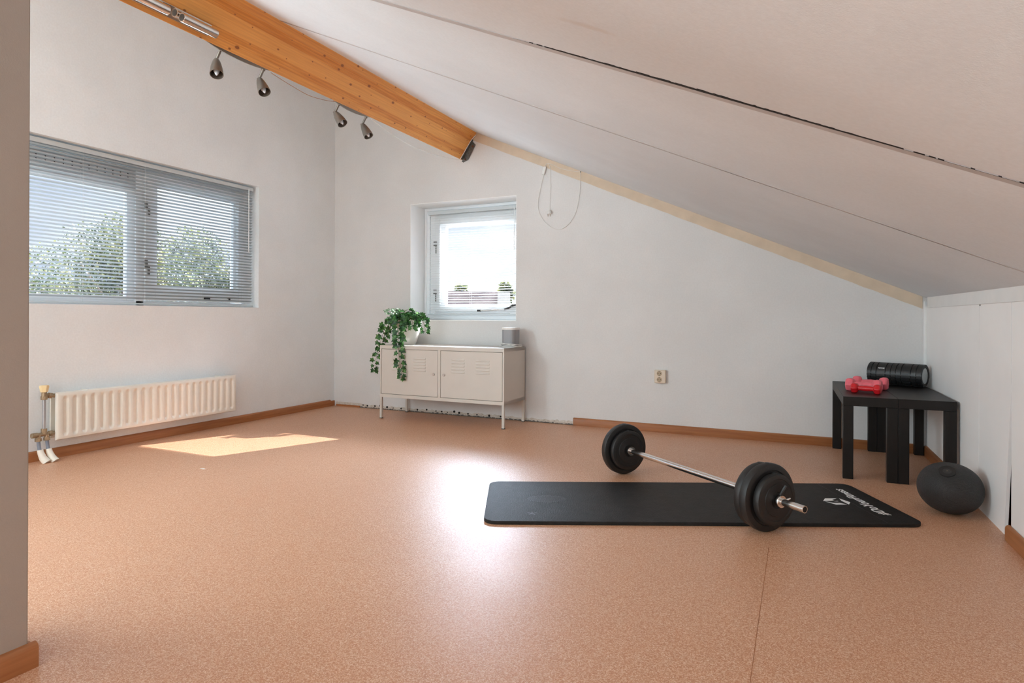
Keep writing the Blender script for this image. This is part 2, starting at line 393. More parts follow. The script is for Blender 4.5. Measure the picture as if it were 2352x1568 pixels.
# wall_left with the wide window opening
m = MB()
m.box((-TH, REAR, 0), (0, -6.25, CZ + .2)); m.box((-TH, -4.45, 0), (0, W1['y0'], CZ + .2)); m.box((-TH, -6.25, 0), (0, -4.45, 1.0)); m.box((-TH, -6.25, 2.4), (0, -4.45, CZ + .2)); m.box((-TH, W1['y1'], 0), (0, TH, CZ + .2))  # rear gap in this wall added for the side fill light
m.box((-TH, W1['y0'], 0), (0, W1['y1'], W1['z0'])); m.box((-TH, W1['y0'], W1['z1']), (0, W1['y1'], CZ + .2))
struct(m.build('wall_left', 'wall_paint_lit', smooth=False))
W2 = dict(x0=.894, x1=1.972, z0=.842, z1=1.912)
m = MB(); zt = CZ + .2
m.box((-.0, 0, 0), (W2['x0'], TH, zt)); m.box((W2['x1'], 0, 0), (5.3, TH, zt))
m.box((W2['x0'], 0, 0), (W2['x1'], TH, W2['z0'])); m.box((W2['x0'], 0, W2['z1']), (W2['x1'], TH, zt))
struct(m.build('wall_back', 'wall_paint', smooth=False))
# reveal lining of the small window (smooth bright paint)
m = MB(); e = .004
x0, x1, z0, z1 = W2['x0'], W2['x1'], W2['z0'], W2['z1']
m.box((x0, .001, z0), (x0 + e, .24, z1)); m.box((x1 - e, .001, z0), (x1, .24, z1)); m.box((x0, .001, z1 - e), (x1, .24, z1)); m.box((x0, -.004, z0), (x1, .24, z0 + .006))
struct(m.build('trim_1', 'reveal_paint', smooth=False))
# rear wall with two openings added for the fill lights
m = MB()
for a in (((-.3, REAR - .1, 0), (.2, REAR, zt)), ((2.3, REAR - .1, 0), (2.45, REAR, zt)), ((3.75, REAR - .1, 0), (5.3, REAR, zt)), ((.2, REAR - .1, 0), (2.3, REAR, .7)), ((.2, REAR - .1, 2.5), (2.3, REAR, zt)), ((2.45, REAR - .1, 1.65), (3.75, REAR, zt)), ((2.45, REAR - .1, 0), (3.75, REAR, .45))): m.box(*a)
struct(m.build('wall_rear', 'wall_paint', smooth=False))
# pier (end of the partition on the left)
struct(MB().box((2.10, -4.40, 0), (2.42, -3.872, cz(2.26) + .05)).build('wall_pier', 'wall_paint_shaded', bevel=.004))

# ceiling boards, falling to the right, joints across at y=-2.2 and y=-3.18
def ceil_board(mb, y0f, y1f, drop, x0=-.2, x1=5.05, n=60, th=.03, bev0=0, bev1=0):
    """strip between two edge curves y0(x) (near camera) and y1(x)"""
    rows = []
    for i in range(n + 1):
        x = x0 + (x1 - x0) * i / n; z = cz(x) - drop
        a, b = y0f(x), y1f(x)
        pr = []
        if bev0: pr += [(a, z + bev0[1]), (a + bev0[0], z)]
        else: pr += [(a, z)]
        if bev1: pr += [(b - bev1[0], z), (b, z + bev1[1])]
        else: pr += [(b, z)]
        pr += [(b, z + th), (a, z + th)]
        rows.append([mb.bm.verts.new((x, yy, zz)) for yy, zz in pr])
    k_ = len(rows[0])
    for r0, r1 in zip(rows, rows[1:]):
        for j in range(k_): mb.bm.faces.new((r0[j], r0[(j + 1) % k_], r1[(j + 1) % k_], r1[j]))
    mb.bm.faces.new(rows[0]); mb.bm.faces.new(rows[-1][::-1])
rn = random.Random(4)
jit = [rn.uniform(-1, 1) for _ in range(400)]
def J1(x): return -2.145 - .032 * (4.8 - x)
def J2(x): return -3.175
def gap2(x):
    t = max(0, 1 - abs(x - 3.95) / .62)
    return .0002
def gap1(x): return .0001
m = MB()
ceil_board(m, lambda x: J1(x) + gap1(x), lambda x: .36, 0, bev0=(.012, .004), n=120)
ceil_board(m, lambda x: J2(x) + .0003, lambda x: J1(x) - .0001, 0, bev0=(.034, .005), bev1=(.006, .002), n=60)
ceil_board(m, lambda x: REAR - .1, lambda x: J2(x) - max(.0008, gap2(x)), 0, n=300, bev1=(.002, .001))
struct(m.build('ceiling', 'ceiling_paint', ang=12))
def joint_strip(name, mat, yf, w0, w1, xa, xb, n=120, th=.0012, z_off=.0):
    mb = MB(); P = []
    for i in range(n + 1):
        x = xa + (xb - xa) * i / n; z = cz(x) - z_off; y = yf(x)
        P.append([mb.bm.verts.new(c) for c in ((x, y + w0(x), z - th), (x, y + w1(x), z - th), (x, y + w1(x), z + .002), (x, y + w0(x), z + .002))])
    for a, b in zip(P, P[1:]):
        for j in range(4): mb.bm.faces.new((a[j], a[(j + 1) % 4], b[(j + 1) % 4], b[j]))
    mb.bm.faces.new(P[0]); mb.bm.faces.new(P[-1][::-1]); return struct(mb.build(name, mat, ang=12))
joint_strip('trim_12', 'joint_shade', J2, lambda x: .0010, lambda x: .032 + .001 * jit[int(x * 40) % 400], -.1, 5.0)
joint_strip('trim_13', 'joint_shade', J1, lambda x: -.019, lambda x: 0.0, -.1, 5.0)
# open cracks: dark strips painting the shade inside the joints
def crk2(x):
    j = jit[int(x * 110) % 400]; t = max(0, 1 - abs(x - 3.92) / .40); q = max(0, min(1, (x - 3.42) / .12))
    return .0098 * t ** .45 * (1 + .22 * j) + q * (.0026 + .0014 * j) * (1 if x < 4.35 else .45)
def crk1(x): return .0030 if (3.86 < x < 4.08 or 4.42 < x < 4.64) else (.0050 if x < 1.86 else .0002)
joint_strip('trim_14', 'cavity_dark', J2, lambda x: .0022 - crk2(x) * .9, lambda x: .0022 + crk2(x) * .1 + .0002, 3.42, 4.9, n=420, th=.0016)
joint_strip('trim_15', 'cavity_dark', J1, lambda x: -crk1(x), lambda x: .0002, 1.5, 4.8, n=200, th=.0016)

# knee wall on the right: boards, a gap with the stud behind it
kx = lambda y: KX + .0122 * (-y)
def kbox(mb, ya, yb, z0_, z1_, th=.012, ya0=None, off=0):
    """board between y=ya (nearer camera, smaller) and yb; ya0 = y of that edge at floor"""
    ya0 = ya if ya0 is None else ya0
    a0, a1, b0 = kx(ya0) + off, kx(ya) + off, kx(yb) + off
    mb.hexa([(a0, ya0, z0_), (a0 + th, ya0, z0_), (b0 + th, yb, z0_), (b0, yb, z0_), (a1, ya, z1_), (a1 + th, ya, z1_), (b0 + th, yb, z1_), (b0, yb, z1_)])
m = MB()
kbox(m, -1.243, -.03, 0, .955)
kbox(m, -1.700, -1.246, .60, .955, ya0=-1.704)
kbox(m, -1.704, -1.246, 0, .60, ya0=-1.622)
kbox(m, REAR, -1.7085, 0, .975, ya0=None)
struct(m.build('wall_right', 'panel_paint', smooth=False))
m = MB(); kbox(m, REAR, -.075, .945, 1.04, .010, off=-.006); struct(m.build('trim_2', 'white_paint', bevel=.002, smooth=False))
m = MB(); m.box((KX - .016, -.028, 0), (KX + .004, 0, .99)); struct(m.build('trim_3', 'white_paint', bevel=.004))
m = MB(); kbox(m, -1.80, -1.66, 0, .93, .03, off=.045); struct(m.build('trim_4', 'stud_wood', smooth=False))
m = MB(); m.box((KX + .16, REAR, -.05), (KX + .18, .1, 1.4)); struct(m.build('wall_cavity', 'cavity_dark', smooth=False))
m = MB(); kbox(m, -1.263, -1.246, .938, .947, .002, off=-.0005); struct(m.build('trim_10', 'foot_grey', smooth=False))

# unpainted strip under the ceiling on the back wall
def zx(x, d): return cz(x) - d
m = MB(); xs = [1.50 + (KX - .02 - 1.50) * i / 60 for i in range(61)]
for i in range(60):
    a, b = xs[i], xs[i + 1]; da = .079 + .0025 * jit[i]; db = .079 + .0025 * jit[i + 1]
    m.hexa([(a, -.004, zx(a, da)), (b, -.004, zx(b, db)), (b, .001, zx(b, db)), (a, .001, zx(a, da)), (a, -.004, zx(a, -.01)), (b, -.004, zx(b, -.01)), (b, .001, zx(b, -.01)), (a, .001, zx(a, -.01))])
bmesh.ops.remove_doubles(m.bm, verts=m.bm.verts[:], dist=1e-5)
struct(m.build('trim_5', 'tan_primer', smooth=False))

# skirting boards (rounded upper edge)
SKP = [(0, 0), (.016, 0), (.016, .048), (.0135, .055), (.008, .060), (0, .0615)]
def skirt(name, p0, p1, mat, side, cut0=0, cut1=0):
    """profile swept from p0 to p1 (xy), room side given by unit vector"""
    mb = MB(); n = len(SKP); d = Vector(p1) - Vector(p0); d.normalize(); s_ = Vector(side)
    A = [mb.bm.verts.new((p0[0] + s_.x * o + d.x * cut0 * o, p0[1] + s_.y * o + d.y * cut0 * o, z)) for o, z in SKP]
    B = [mb.bm.verts.new((p1[0] + s_.x * o - d.x * cut1 * o, p1[1] + s_.y * o - d.y * cut1 * o, z)) for o, z in SKP]
    for i in range(n): mb.bm.faces.new((A[i], A[(i + 1) % n], B[(i + 1) % n], B[i]))
    mb.bm.faces.new(A[::-1]); mb.bm.faces.new(B)
    return struct(mb.build(name, mat, ang=50))
skirt('baseboard_left', (0, REAR), (0, -.06), 'skirting_y', (1, 0))
struct(MB().box((0, -.06, 0), (.014, -.004, .050)).build('baseboard_left_end', 'skirting_y', bevel=.001))
skirt('baseboard_back', (2.492, 0), (KX, 0), 'skirting_x', (0, -1), 0, 1)
skirt('baseboard_right', (kx(-1.24), -1.24), (kx(0), 0), 'skirting_y', (-1, 0), 0, 1)
skirt('baseboard_right_near', (kx(-6.5), -6.5), (kx(-1.70) - .002, -1.70), 'skirting_y', (-1, 0))
skirt('baseboard_pier', (2.42, -4.40), (2.42, -3.857), 'skirting_y', (1, 0))
skirt('baseboard_pier_end', (2.419, -3.872), (2.10, -3.872), 'skirting_x', (0, 1))
# bare edge of the back wall where the skirting is missing
m = MB(); xs = [.03 + (2.49 - .03) * i / 120 for i in range(121)]
for i in range(120):
    a, b = xs[i], xs[i + 1]; h0 = .030 + .006 * jit[i]; h1 = .030 + .006 * jit[i + 1]
    if a < .33: h0 = .040; h1 = .040
    t0 = .0035 + .0015 * jit[i + 40]; t1 = .0035 + .0015 * jit[i + 41]
    m.hexa([(a, -t0, 0), (b, -t1, 0), (b, .001, 0), (a, .001, 0), (a, -t0 * .5, h0), (b, -t1 * .5, h1), (b, .001, h1), (a, .001, h0)])
bmesh.ops.remove_doubles(m.bm, verts=m.bm.verts[:], dist=1e-5)
struct(m.build('trim_6', 'bare_wall_edge', smooth=False))
struct(MB().box((.035, -.012, 0), (.325, 0, .017)).build('trim_7', 'skirting_x', bevel=.001))
# drilled nail holes: shallow dark sockets along the bare edge
m = MB()
for i, x in enumerate([.36, .41, .50, .56, .64, .71, .80, .98, 1.08, 1.18, 1.24, 1.30, 1.37, 1.42, 1.51, 1.60, 1.72, 1.83]):
    z = .026 + .006 * jit[i + 90]; r = .0075 + .003 * jit[i + 20]
    m.cyl((x, -.0052, z), (x, .0, z), abs(r), n=12)
struct(m.build('trim_11', 'cavity_dark'))

# ------------------------------------------------------------------ windows
def rail(mb, P, u0, u1, z0, z1, d0, d1):
    """P maps (u, z, depth) to a point; a bar between two corners"""
    c = [P(u, z, d) for z in (z0, z1) for (u, d) in ((u0, d0), (u1, d0), (u1, d1), (u0, d1))]
    mb.hexa(c)
# window_1: left wall
w1 = bpy.data.objects.new('window_1', None); COL.objects.link(w1); struct(w1)
P1 = lambda u, z, d: (-.10 - d, -u, z)
U0, U1, Z0, Z1 = .938, 3.45, .947, 1.971
def frame_box(mb, P, u0, u1, z0, z1, w, d0, d1, wt=None, wb=None):
    wt = w if wt is None else wt; wb = w if wb is None else wb
    rail(mb, P, u0, u0 + w, z0, z1, d0, d1); rail(mb, P, u1 - w, u1, z0, z1, d0, d1)
    rail(mb, P, u0 + w, u1 - w, z0, z0 + wb, d0, d1); rail(mb, P, u0 + w, u1 - w, z1 - wt, z1, d0, d1)
m = MB(); frame_box(m, P1, U0, U1, Z0, Z1, .055, 0, .08, wb=.035); rail(m, P1, 1.878, 1.938, Z0, Z1, 0, .08)
m.build('window_frame', 'frame_upvc', w1, bevel=.003)
m = MB(); frame_box(m, P1, .997, 1.876, Z0 + .038, Z1 - .058, .075, -.014, .05, wb=.085); m.build('window_sash', 'frame_upvc', w1, bevel=.003)
m = MB(); frame_box(m, P1, 1.072, 1.80, Z0 + .123, Z1 - .133, .030, .010, .05); m.build('glazing_bead', 'frame_upvc_bright', w1, bevel=.002)
m = MB(); frame_box(m, P1, 1.94, 3.395, Z0 + .036, 1.76, .055, .012, .05, wb=.03, wt=.02); m.build('glazing_bead', 'frame_upvc_bright', w1, bevel=.002)
vent = MB(); rail(vent, P1, 1.94, 3.395, 1.76, 1.915, .005, .07); vent = vent.build('vent_panel', 'vent_grey', w1, bevel=.003)
m = MB()
for zz in (1.868, 1.843):
    for i in range(26):
        u = 1.99 + i * .052; rail(m, P1, u, u + .007, zz - .0035, zz + .0035, .003, .006)
m.build('vent_hole', 'cavity_dark', vent, smooth=False)
m = MB(); rail(m, P1, 1.09, 1.79, 1.06, 1.85, .028, .034); m.build('pane', 'window_glass', w1, smooth=False)
m = MB(); rail(m, P1, 1.98, 3.36, 1.0, 1.75, .028, .034); m.build('pane', 'window_glass', w1, smooth=False)
for zz in (1.64, 1.22):
    m = MB(); rail(m, P1, 1.862, 1.884, zz, zz + .055, -.022, -.012); rail(m, P1, 1.845, 1.862, zz - .05, zz + .01, -.022, -.014); m.build('hinge', 'steel_dull', w1, bevel=.002)
m = MB(); rail(m, P1, 1.18, 1.36, 1.005, 1.017, -.030, -.018); m.build('stay_bar', 'frame_upvc_bright', w1, bevel=.002)
m = MB(); rail(m, P1, 1.355, 1.40, 1.003, 1.020, -.034, -.014); rail(m, P1, 1.165, 1.182, 1.0, 1.022, -.034, -.014); m.build('stay_peg', 'plastic_black', w1, bevel=.002)
# window_2: back wall
w2 = bpy.data.objects.new('window_2', None); COL.objects.link(w2); struct(w2)
P2 = lambda u, z, d: (u, .232 + d, z)
def frame_lr(mb, P, u0, u1, z0, z1, wl_, wr_, wb_, wt_, d0, d1):
    rail(mb, P, u0, u0 + wl_, z0, z1, d0, d1); rail(mb, P, u1 - wr_, u1, z0, z1, d0, d1)
    rail(mb, P, u0 + wl_, u1 - wr_, z0, z0 + wb_, d0, d1); rail(mb, P, u0 + wl_, u1 - wr_, z1 - wt_, z1, d0, d1)
m = MB(); frame_lr(m, P2, .898, 1.970, .848, 1.908, .058, .020, .058, .058, 0, .09); frame_lr(m, P2, .905, 1.968, .855, 1.901, .022, .010, .022, .022, -.012, 0); m.build('window_frame', 'frame_upvc', w2, bevel=.003)
m = MB(); frame_lr(m, P2, .958, 1.948, .908, 1.848, .058, .012, .020, .046, .012, .09); m.build('window_frame', 'frame_upvc_bright', w2, bevel=.002)
m = MB(); frame_lr(m, P2, 1.018, 1.934, .925, 1.800, .055, .050, .055, .055, -.008, .06); m.build('window_sash', 'frame_upvc_bright', w2, bevel=.003)
m = MB(); frame_lr(m, P2, 1.073, 1.884, .980, 1.745, .050, .022, .004, .025, .012, .06); m.build('glazing_bead', 'frame_upvc_bright', w2, bevel=.002)
m = MB(); rail(m, P2, 1.08, 1.875, .97, 1.75, .03, .036); m.build('pane', 'window_glass', w2, smooth=False)
for zz in (1.575, 1.12):
    m = MB(); rail(m, P2, 1.010, 1.040, zz, zz + .012, -.022, -.008); rail(m, P2, 1.010, 1.040, zz - .030, zz - .016, -.022, -.008); rail(m, P2, 1.030, 1.037, zz - .10, zz - .03, -.018, -.010); m.build('hinge', 'steel_dull', w2, bevel=.001)
m = MB(); m.tube([P2(1.50, .935, -.020), P2(1.62, .938, -.024), P2(1.76, .945, -.026)], .006, 8); m.build('stay_bar', 'chrome', w2)
m = MB(); m.tube([P2(1.76, .945, -.026), P2(1.80, .955, -.03), P2(1.85, .982, -.035), P2(1.90, .99, -.035)], [.008, .009, .010, .007], 8); rail(m, P2, 1.485, 1.515, .925, .945, -.03, -.008); m.build('window_handle', 'plastic_black', w2)
# fill_opening_rear: unseen opening added behind the camera to hold a fill light
w3 = bpy.data.objects.new('fill_opening_rear', None); COL.objects.link(w3); struct(w3)
P3 = lambda u, z, d: (u, REAR - d, z)
m = MB(); frame_box(m, P3, .2, 2.3, .7, 2.5, .06, 0, .07); rail(m, P3, 1.22, 1.28, .76, 2.44, 0, .07); m.build('window_frame', 'frame_upvc', w3, smooth=False)
MB().box((.2, REAR - .11, .7), (2.3, REAR - .102, 2.5)).build('fill_backing', 'white_paint', w3, smooth=False)  # opaque sheet added behind the fill light to keep the sky out
w5 = bpy.data.objects.new('fill_opening_side', None); COL.objects.link(w5); struct(w5)  # unseen side opening added for the fill light, closed by an opaque backing
MB().box((-.12, -6.25, 1.0), (-.11, -4.45, 2.4)).build('fill_backing', 'white_paint', w5, smooth=False)
w4 = bpy.data.objects.new('fill_opening_low', None); COL.objects.link(w4); struct(w4)  # unseen low opening added around the lower rear fill light, opaque backing
MB().box((2.45, REAR - .11, .45), (3.75, REAR - .102, 1.65)).build('fill_backing', 'white_paint', w4, smooth=False)

# ------------------------------------------------------------------ blinds
def blind(name, label, P, u0, u1, zt, zb, pitch, depth, tilt, n_, mat, width=.025, cords=(), head_h=.026, wand=None, group=None):
    t = thing(name, label, 'window blind', group=group)
    m = MB(); c = (zt, zt - head_h)
    rail(m, P, u0, u1, zt - head_h, zt, depth - .013, depth + .013); m.build('headrail', 'slat_grey', t, bevel=.003)
    m = MB(); cx = 4
    for i in range(n_):
        z = zt - head_h - .012 - i * pitch
        vs = []
        for u in (u0 + .004, u1 - .004):
            for j in range(cx + 1):
                s_ = (j / cx - .5) * width; cam_ = .0022 * (1 - (2 * s_ / width) ** 2)
                d = depth + s_ * math.cos(tilt) - cam_ * math.sin(tilt); zz = z + s_ * math.sin(tilt) + cam_ * math.cos(tilt)
                vs.append(m.bm.verts.new(P(u, zz, d)))
        for j in range(cx): m.bm.faces.new((vs[j], vs[j + 1], vs[cx + 2 + j], vs[cx + 1 + j]))
    o = m.build('slats', mat, t, flat=True); sol = o.modifiers.new('thick', 'SOLIDIFY'); sol.thickness = .0004
    m = MB(); zb_ = zb; rail(m, P, u0, u1, zb_, zb_ + .012, depth - .011, depth + .011); m.build('bottom_rail', 'slat_grey', t, bevel=.002)
    for u in cords:
        m = MB()
        for dd in (-.0135, .0135): m.tube([P(u, zt - .02, depth + dd), P(u, zb_ + .01, depth + dd)], .0005, 4)
        m.build('ladder_cord', 'cord_white', t)
    if wand:
        m = MB(); m.tube([P(wand[0], zt - .02, depth - .022), P(wand[0], zt - wand[1], depth - .022)], .0032, 8); m.build('tilt_wand', 'frame_upvc_bright', t)
    return t
PB1 = lambda u, z, d: (-d, -u, z)
blind('venetian_blind', 'wide grey-blue venetian blind half open across the long left wall window', PB1, .962, 3.40, 1.958, .953, .0235, .048, math.radians(-22), 40, 'slat_grey', cords=(1.06, 1.45, 1.915, 2.33, 2.9), wand=(1.02, .55), head_h=.03)
PB2 = lambda u, z, d: (u, d, z)
b2 = blind('venetian_blind', 'small white venetian blind in the deep window niche above the metal cabinet', PB2, .965, 1.955, 1.868, .893, .0225, .196, math.radians(9), 40, 'slat_white', cords=(1.05, 1.42, 1.84), wand=(1.87, .40), head_h=.034)

# ------------------------------------------------------------------ pine beam
fd = Vector((.54268, 0, .83994)); fn = Vector((.83994, 0, -.54268))     # up along the visible face, out of it
BL = 6.3
Mb = Matrix.Identity(4)
xa = Vector((0, -1, 0))
for i in range(3): Mb[i][0] = xa[i]; Mb[i][1] = fn[i]; Mb[i][2] = fd[i]
Mb.translation = Vector((1.443, -.004, 2.262))
beam = thing('pine_beam', 'orange glued pine beam with dark knots running under the sloping ceiling', 'beam', M=Mb)
MB().box((0.004, -.09, 0), (BL, 0, .40)).build('beam_body', 'pine_beam', beam, bevel=.002)
hg = MB().box((-.001, .0, .004), (.03, .003, .20)); hg.prism([(0, 0)] * 0 + [(.0, -.012), (.0, .185)] + [(.045, .175), (.05, .03), (.02, -.012)], 0, .002, Matrix(((0, 0, 1, .001), (1, 0, 0, .003), (0, 1, 0, 0), (0, 0, 0, 1))))
hg.build('joist_hanger', 'steel_dull', beam, bevel=.0008)
for (yy, zz) in ((.030, .15), (.026, .02)):
    MB().cyl((.002, yy, zz), (.007, yy, zz), .009, n=12).build('bolt', 'rust', beam)

# chrome twin tube fitting on the beam face
wl = thing('tube_spotlight', 'chrome fitting with two tube lamps on the side of the beam', 'light', M=Mb)
MB().box((2.60, .0005, .025), (3.45, .006, .083)).build('mounting_plate', 'chrome', wl, bevel=.002)
for a, b in ((2.585, 2.775), (2.845, 3.09)):
    tb_ = MB(); c_ = .056
    for (xx, rr2) in ((0, 0),): pass
    tb_.lathe([(.0, 0), (.021, 0), (.0225, .002), (.0225, (b - a) - .002), (.021, b - a), (0, b - a)], 28, Matrix.Translation((a, .036, c_)) @ Matrix.Rotation(PI / 2, 4, 'Y'))
    tb_ = tb_.build('tube_lamp', 'chrome', wl)
    MB().cyl(((a + b) / 2, .004, c_), ((a + b) / 2, .018, c_), .012, n=16).build('lamp_mount', 'steel_dull', tb_)
    MB().cyl((b + .0002, .036, c_), (b + .0012, .036, c_), .017, n=20).build('lamp_lens', 'lamp_inside', tb_)

# ------------------------------------------------------------------ spotlights under the beam
CEN = Vector((1.4055, 0, 2.2865)); DN = -fd
TOC = lambda p: (Vector((4.16, -4.75, .88)) - p).normalized()
def spot_bar(y0, y1, heads, label, light_mat='lamp_taupe'):
    t = thing('spotlight_bar', label, 'light', loc=(CEN.x, y0, CEN.z), group='double spotlight bars under the beam')
    # boat shaped plate: thick in the middle, on the underside of the beam
    m = MB(); n = 20; rows = []
    for i in range(n + 1):
        s_ = i / n; y = (y1 - y0) * s_; wv = .030 * (1 - (2 * s_ - 1) ** 4 * .35); dp = .004 + .022 * (1 - (2 * s_ - 1) ** 2)
        row = []
        for q in (-1, -.6, 0, .6, 1):
            row.append(m.bm.verts.new(Vector((0, y, 0)) + fn * wv * q + DN * (dp * (1 - .25 * q * q))))
        row.append(m.bm.verts.new(Vector((0, y, 0)) + fn * wv)); row.append(m.bm.verts.new(Vector((0, y, 0)) - fn * wv))
        rows.append(row)
    k_ = 7
    for a, b in zip(rows, rows[1:]):
        for j in range(k_): m.bm.faces.new((a[j], a[(j + 1) % k_], b[(j + 1) % k_], b[j]))
    m.bm.faces.new(rows[0]); m.bm.faces.new(rows[-1][::-1])
    m.build('mounting_plate', light_mat, t, ang=50)
    for (yj, ax) in heads:
        base = Vector((0, yj - y0, 0)); J = base + DN * .072
        hd = MB(); hd.cyl(base + DN * .008, J + Vector((0, 0, .002)), .0075, n=14); hd.cyl(base + DN * .012, base + DN * .020, .011, n=14)
        hd.cyl(J + Vector((-.012, 0, 0)), J + Vector((.010, 0, -.002)), .008, n=14)
        arm = hd.build('arm', light_mat, t)
        A = ax.normalized(); P0 = J - A * .004
        Mh = Matrix.Translation(P0) @ A.to_track_quat('Z', 'Y').to_matrix().to_4x4()
        prof = [(0, 0), (.010, 0), (.0135, .004), (.0185, .016), (.0240, .036), (.0290, .062), (.0325, .088), (.0335, .108), (.0318, .108), (.0285, .086), (.0255, .062), (.020, .036), (.014, .018), (0, .018)]
        sh = MB().lathe(prof, 32, Mh).build('lamp_shade', light_mat, t, ang=60)
        MB().lathe([(.0, .020), (.0135, .020), (.0195, .037), (.0252, .063), (.0278, .080)], 32, Mh).build('shade_lining', 'lamp_inside', sh)
        MB().lathe([(0, .03), (.009, .03), (.013, .05), (.0165, .07), (.0145, .086), (.008, .104), (.003, .113), (0, .115)], 24, Mh).build('bulb', 'bulb_frosted', sh)
def headaxis(y, down, right, tocam):
    p = CEN + Vector((0, y, -.08)); return Vector((0, 0, -1)) * down + R2 * right + TOC(p) * tocam
spot_bar(-2.575, -2.165, [(-2.476, headaxis(-2.48, .80, .02, .52)), (-2.191, headaxis(-2.19, .80, .32, .42))], 'taupe double spotlight bar under the beam, nearer the tube fitting')
spot_bar(-1.630, -1.262, [(-1.561, headaxis(-1.56, .78, .52, .30)), (-1.280, headaxis(-1.27, .82, .44, .24))], 'taupe double spotlight bar under the beam, nearer the small window')

def wire(name, label, pts, r=.0016, mat='cord_white', cat='cable', n=8):
    m = MB().tube(bez(pts, n), r, 6); o = m.build(name, mat); tag(o, label, cat); return o
CE = Vector((1.437, 0, 2.262))
wire('lamp_cable', 'thin cable sagging between the two spotlight bars under the beam', [(1.425, -2.163, 2.262), (1.43, -2.05, 2.243), (1.43, -1.88, 2.228), (1.43, -1.74, 2.242), (1.425, -1.632, 2.266)], .0016, 'stud_wood')
wire('beam_cable', 'white twisted cable sagging under the beam end and up its edge', [(1.425, -1.258, 2.262), (1.43, -1.05, 2.222), (1.432, -.80, 2.196), (1.434, -.55, 2.200), (1.436, -.28, 2.225), (1.440, -.075, 2.252), (1.452, -.05, 2.268), (1.50, -.040, 2.345), (1.55, -.034, 2.42), (1.585, -.02, 2.462)], .0027, 'frame_upvc_bright')

# hanging cable with plug and inline switch on the back wall
hc = thing('extension_cable', 'thin white cable with a plug hanging in a loop on the back wall', 'cable', loc=(0, 0, 0))
m = MB(); y_ = -.008
m.tube(bez([(2.247, y_, 2.150), (2.236, y_, 2.125)], 4), .002, 6)
m.tube(bez([(2.222, y_, 2.062), (2.195, y_, 1.95), (2.172, y_, 1.83), (2.185, y_, 1.745), (2.235, y_, 1.665), (2.31, y_, 1.61), (2.38, y_, 1.600), (2.45, y_, 1.645), (2.505, y_, 1.735), (2.532, y_, 1.85), (2.541, y_, 1.97), (2.541, y_, 2.052)], 8), .0021, 6)
m.tube(bez([(2.541, y_, 2.052), (2.46, y_, 2.070), (2.37, y_, 2.098), (2.29, y_, 2.14), (2.252, y_, 2.150)], 6), .0016, 6)
m.tube(bez([(2.262, y_, 2.150), (2.279, y_, 2.11), (2.284, y_, 1.98), (2.279, y_, 1.86), (2.277, y_, 1.762)], 8), .0018, 6)
m.build('cord', 'cord_white', hc)
m = MB(); m.box((-.012, -.010, -.034), (.012, .006, .034), Matrix.Translation((2.228, -.010, 2.092)) @ Matrix.Rotation(.28, 4, 'Y')); m.build('inline_switch', 'cord_white', hc, bevel=.003)
pl = MB(); pl.lathe([(0, 0), (.008, 0), (.011, .008), (.019, .016), (.019, .034), (0, .036)], 20, Matrix.Translation((2.277, -.021, 1.762)) @ Matrix.Rotation(PI, 4, 'X')); pl = pl.build('plug', 'cord_white', hc)
for dx in (-.0095, .0095): MB().cyl((2.277 + dx, -.021, 1.728), (2.277 + dx, -.021, 1.708), .0024, n=8).build('pin', 'brass_aged', pl)
MB().cyl((2.544, -.012, 2.052), (2.544, 0, 2.052), .004, n=8).build('nail', 'steel_dull', hc)

# ------------------------------------------------------------------ wall socket
sk = thing('wall_socket', 'cream double wall socket low on the back wall above the skirting', 'socket', loc=(3.192, 0, .428))
m = MB(); m.box((-.043, -.030, -.050), (.043, 0, .050)); body = m.build('cover_plate', 'socket_cream', sk, bevel=.006, seg=3)
for zz in (.0235, -.0235):
    r = .0195; Mz = Matrix.Translation((-.004, -.0306, zz)) @ Matrix.Rotation(PI / 2, 4, 'X')
    sl = MB().lathe([(.0225, -.0005), (.0225, .0012), (r, .0012), (r, -.0005)], 28, Mz).build('socket_ring', 'socket_cream', sk)
    MB().lathe([(0, .0004), (r, .0004), (r, -.001), (0, -.001)], 28, Mz).build('socket_well', 'socket_inner', sk)
    for dx in (-.0095, .0095):
        MB().lathe([(0, .0008), (.0028, .0008), (.0028, -.001), (0, -.001)], 12, Matrix.Translation((-.004 + dx, -.0306, zz)) @ Matrix.Rotation(PI / 2, 4, 'X')).build('pin_hole', 'cavity_dark', sk)
    for s_ in (1, -1): MB().box((-.0062, -.0322, zz + s_ * .0165 - .0025), (-.0018, -.030, zz + s_ * .0165 + .0025)).build('earth_clip', 'steel_dull', sk)

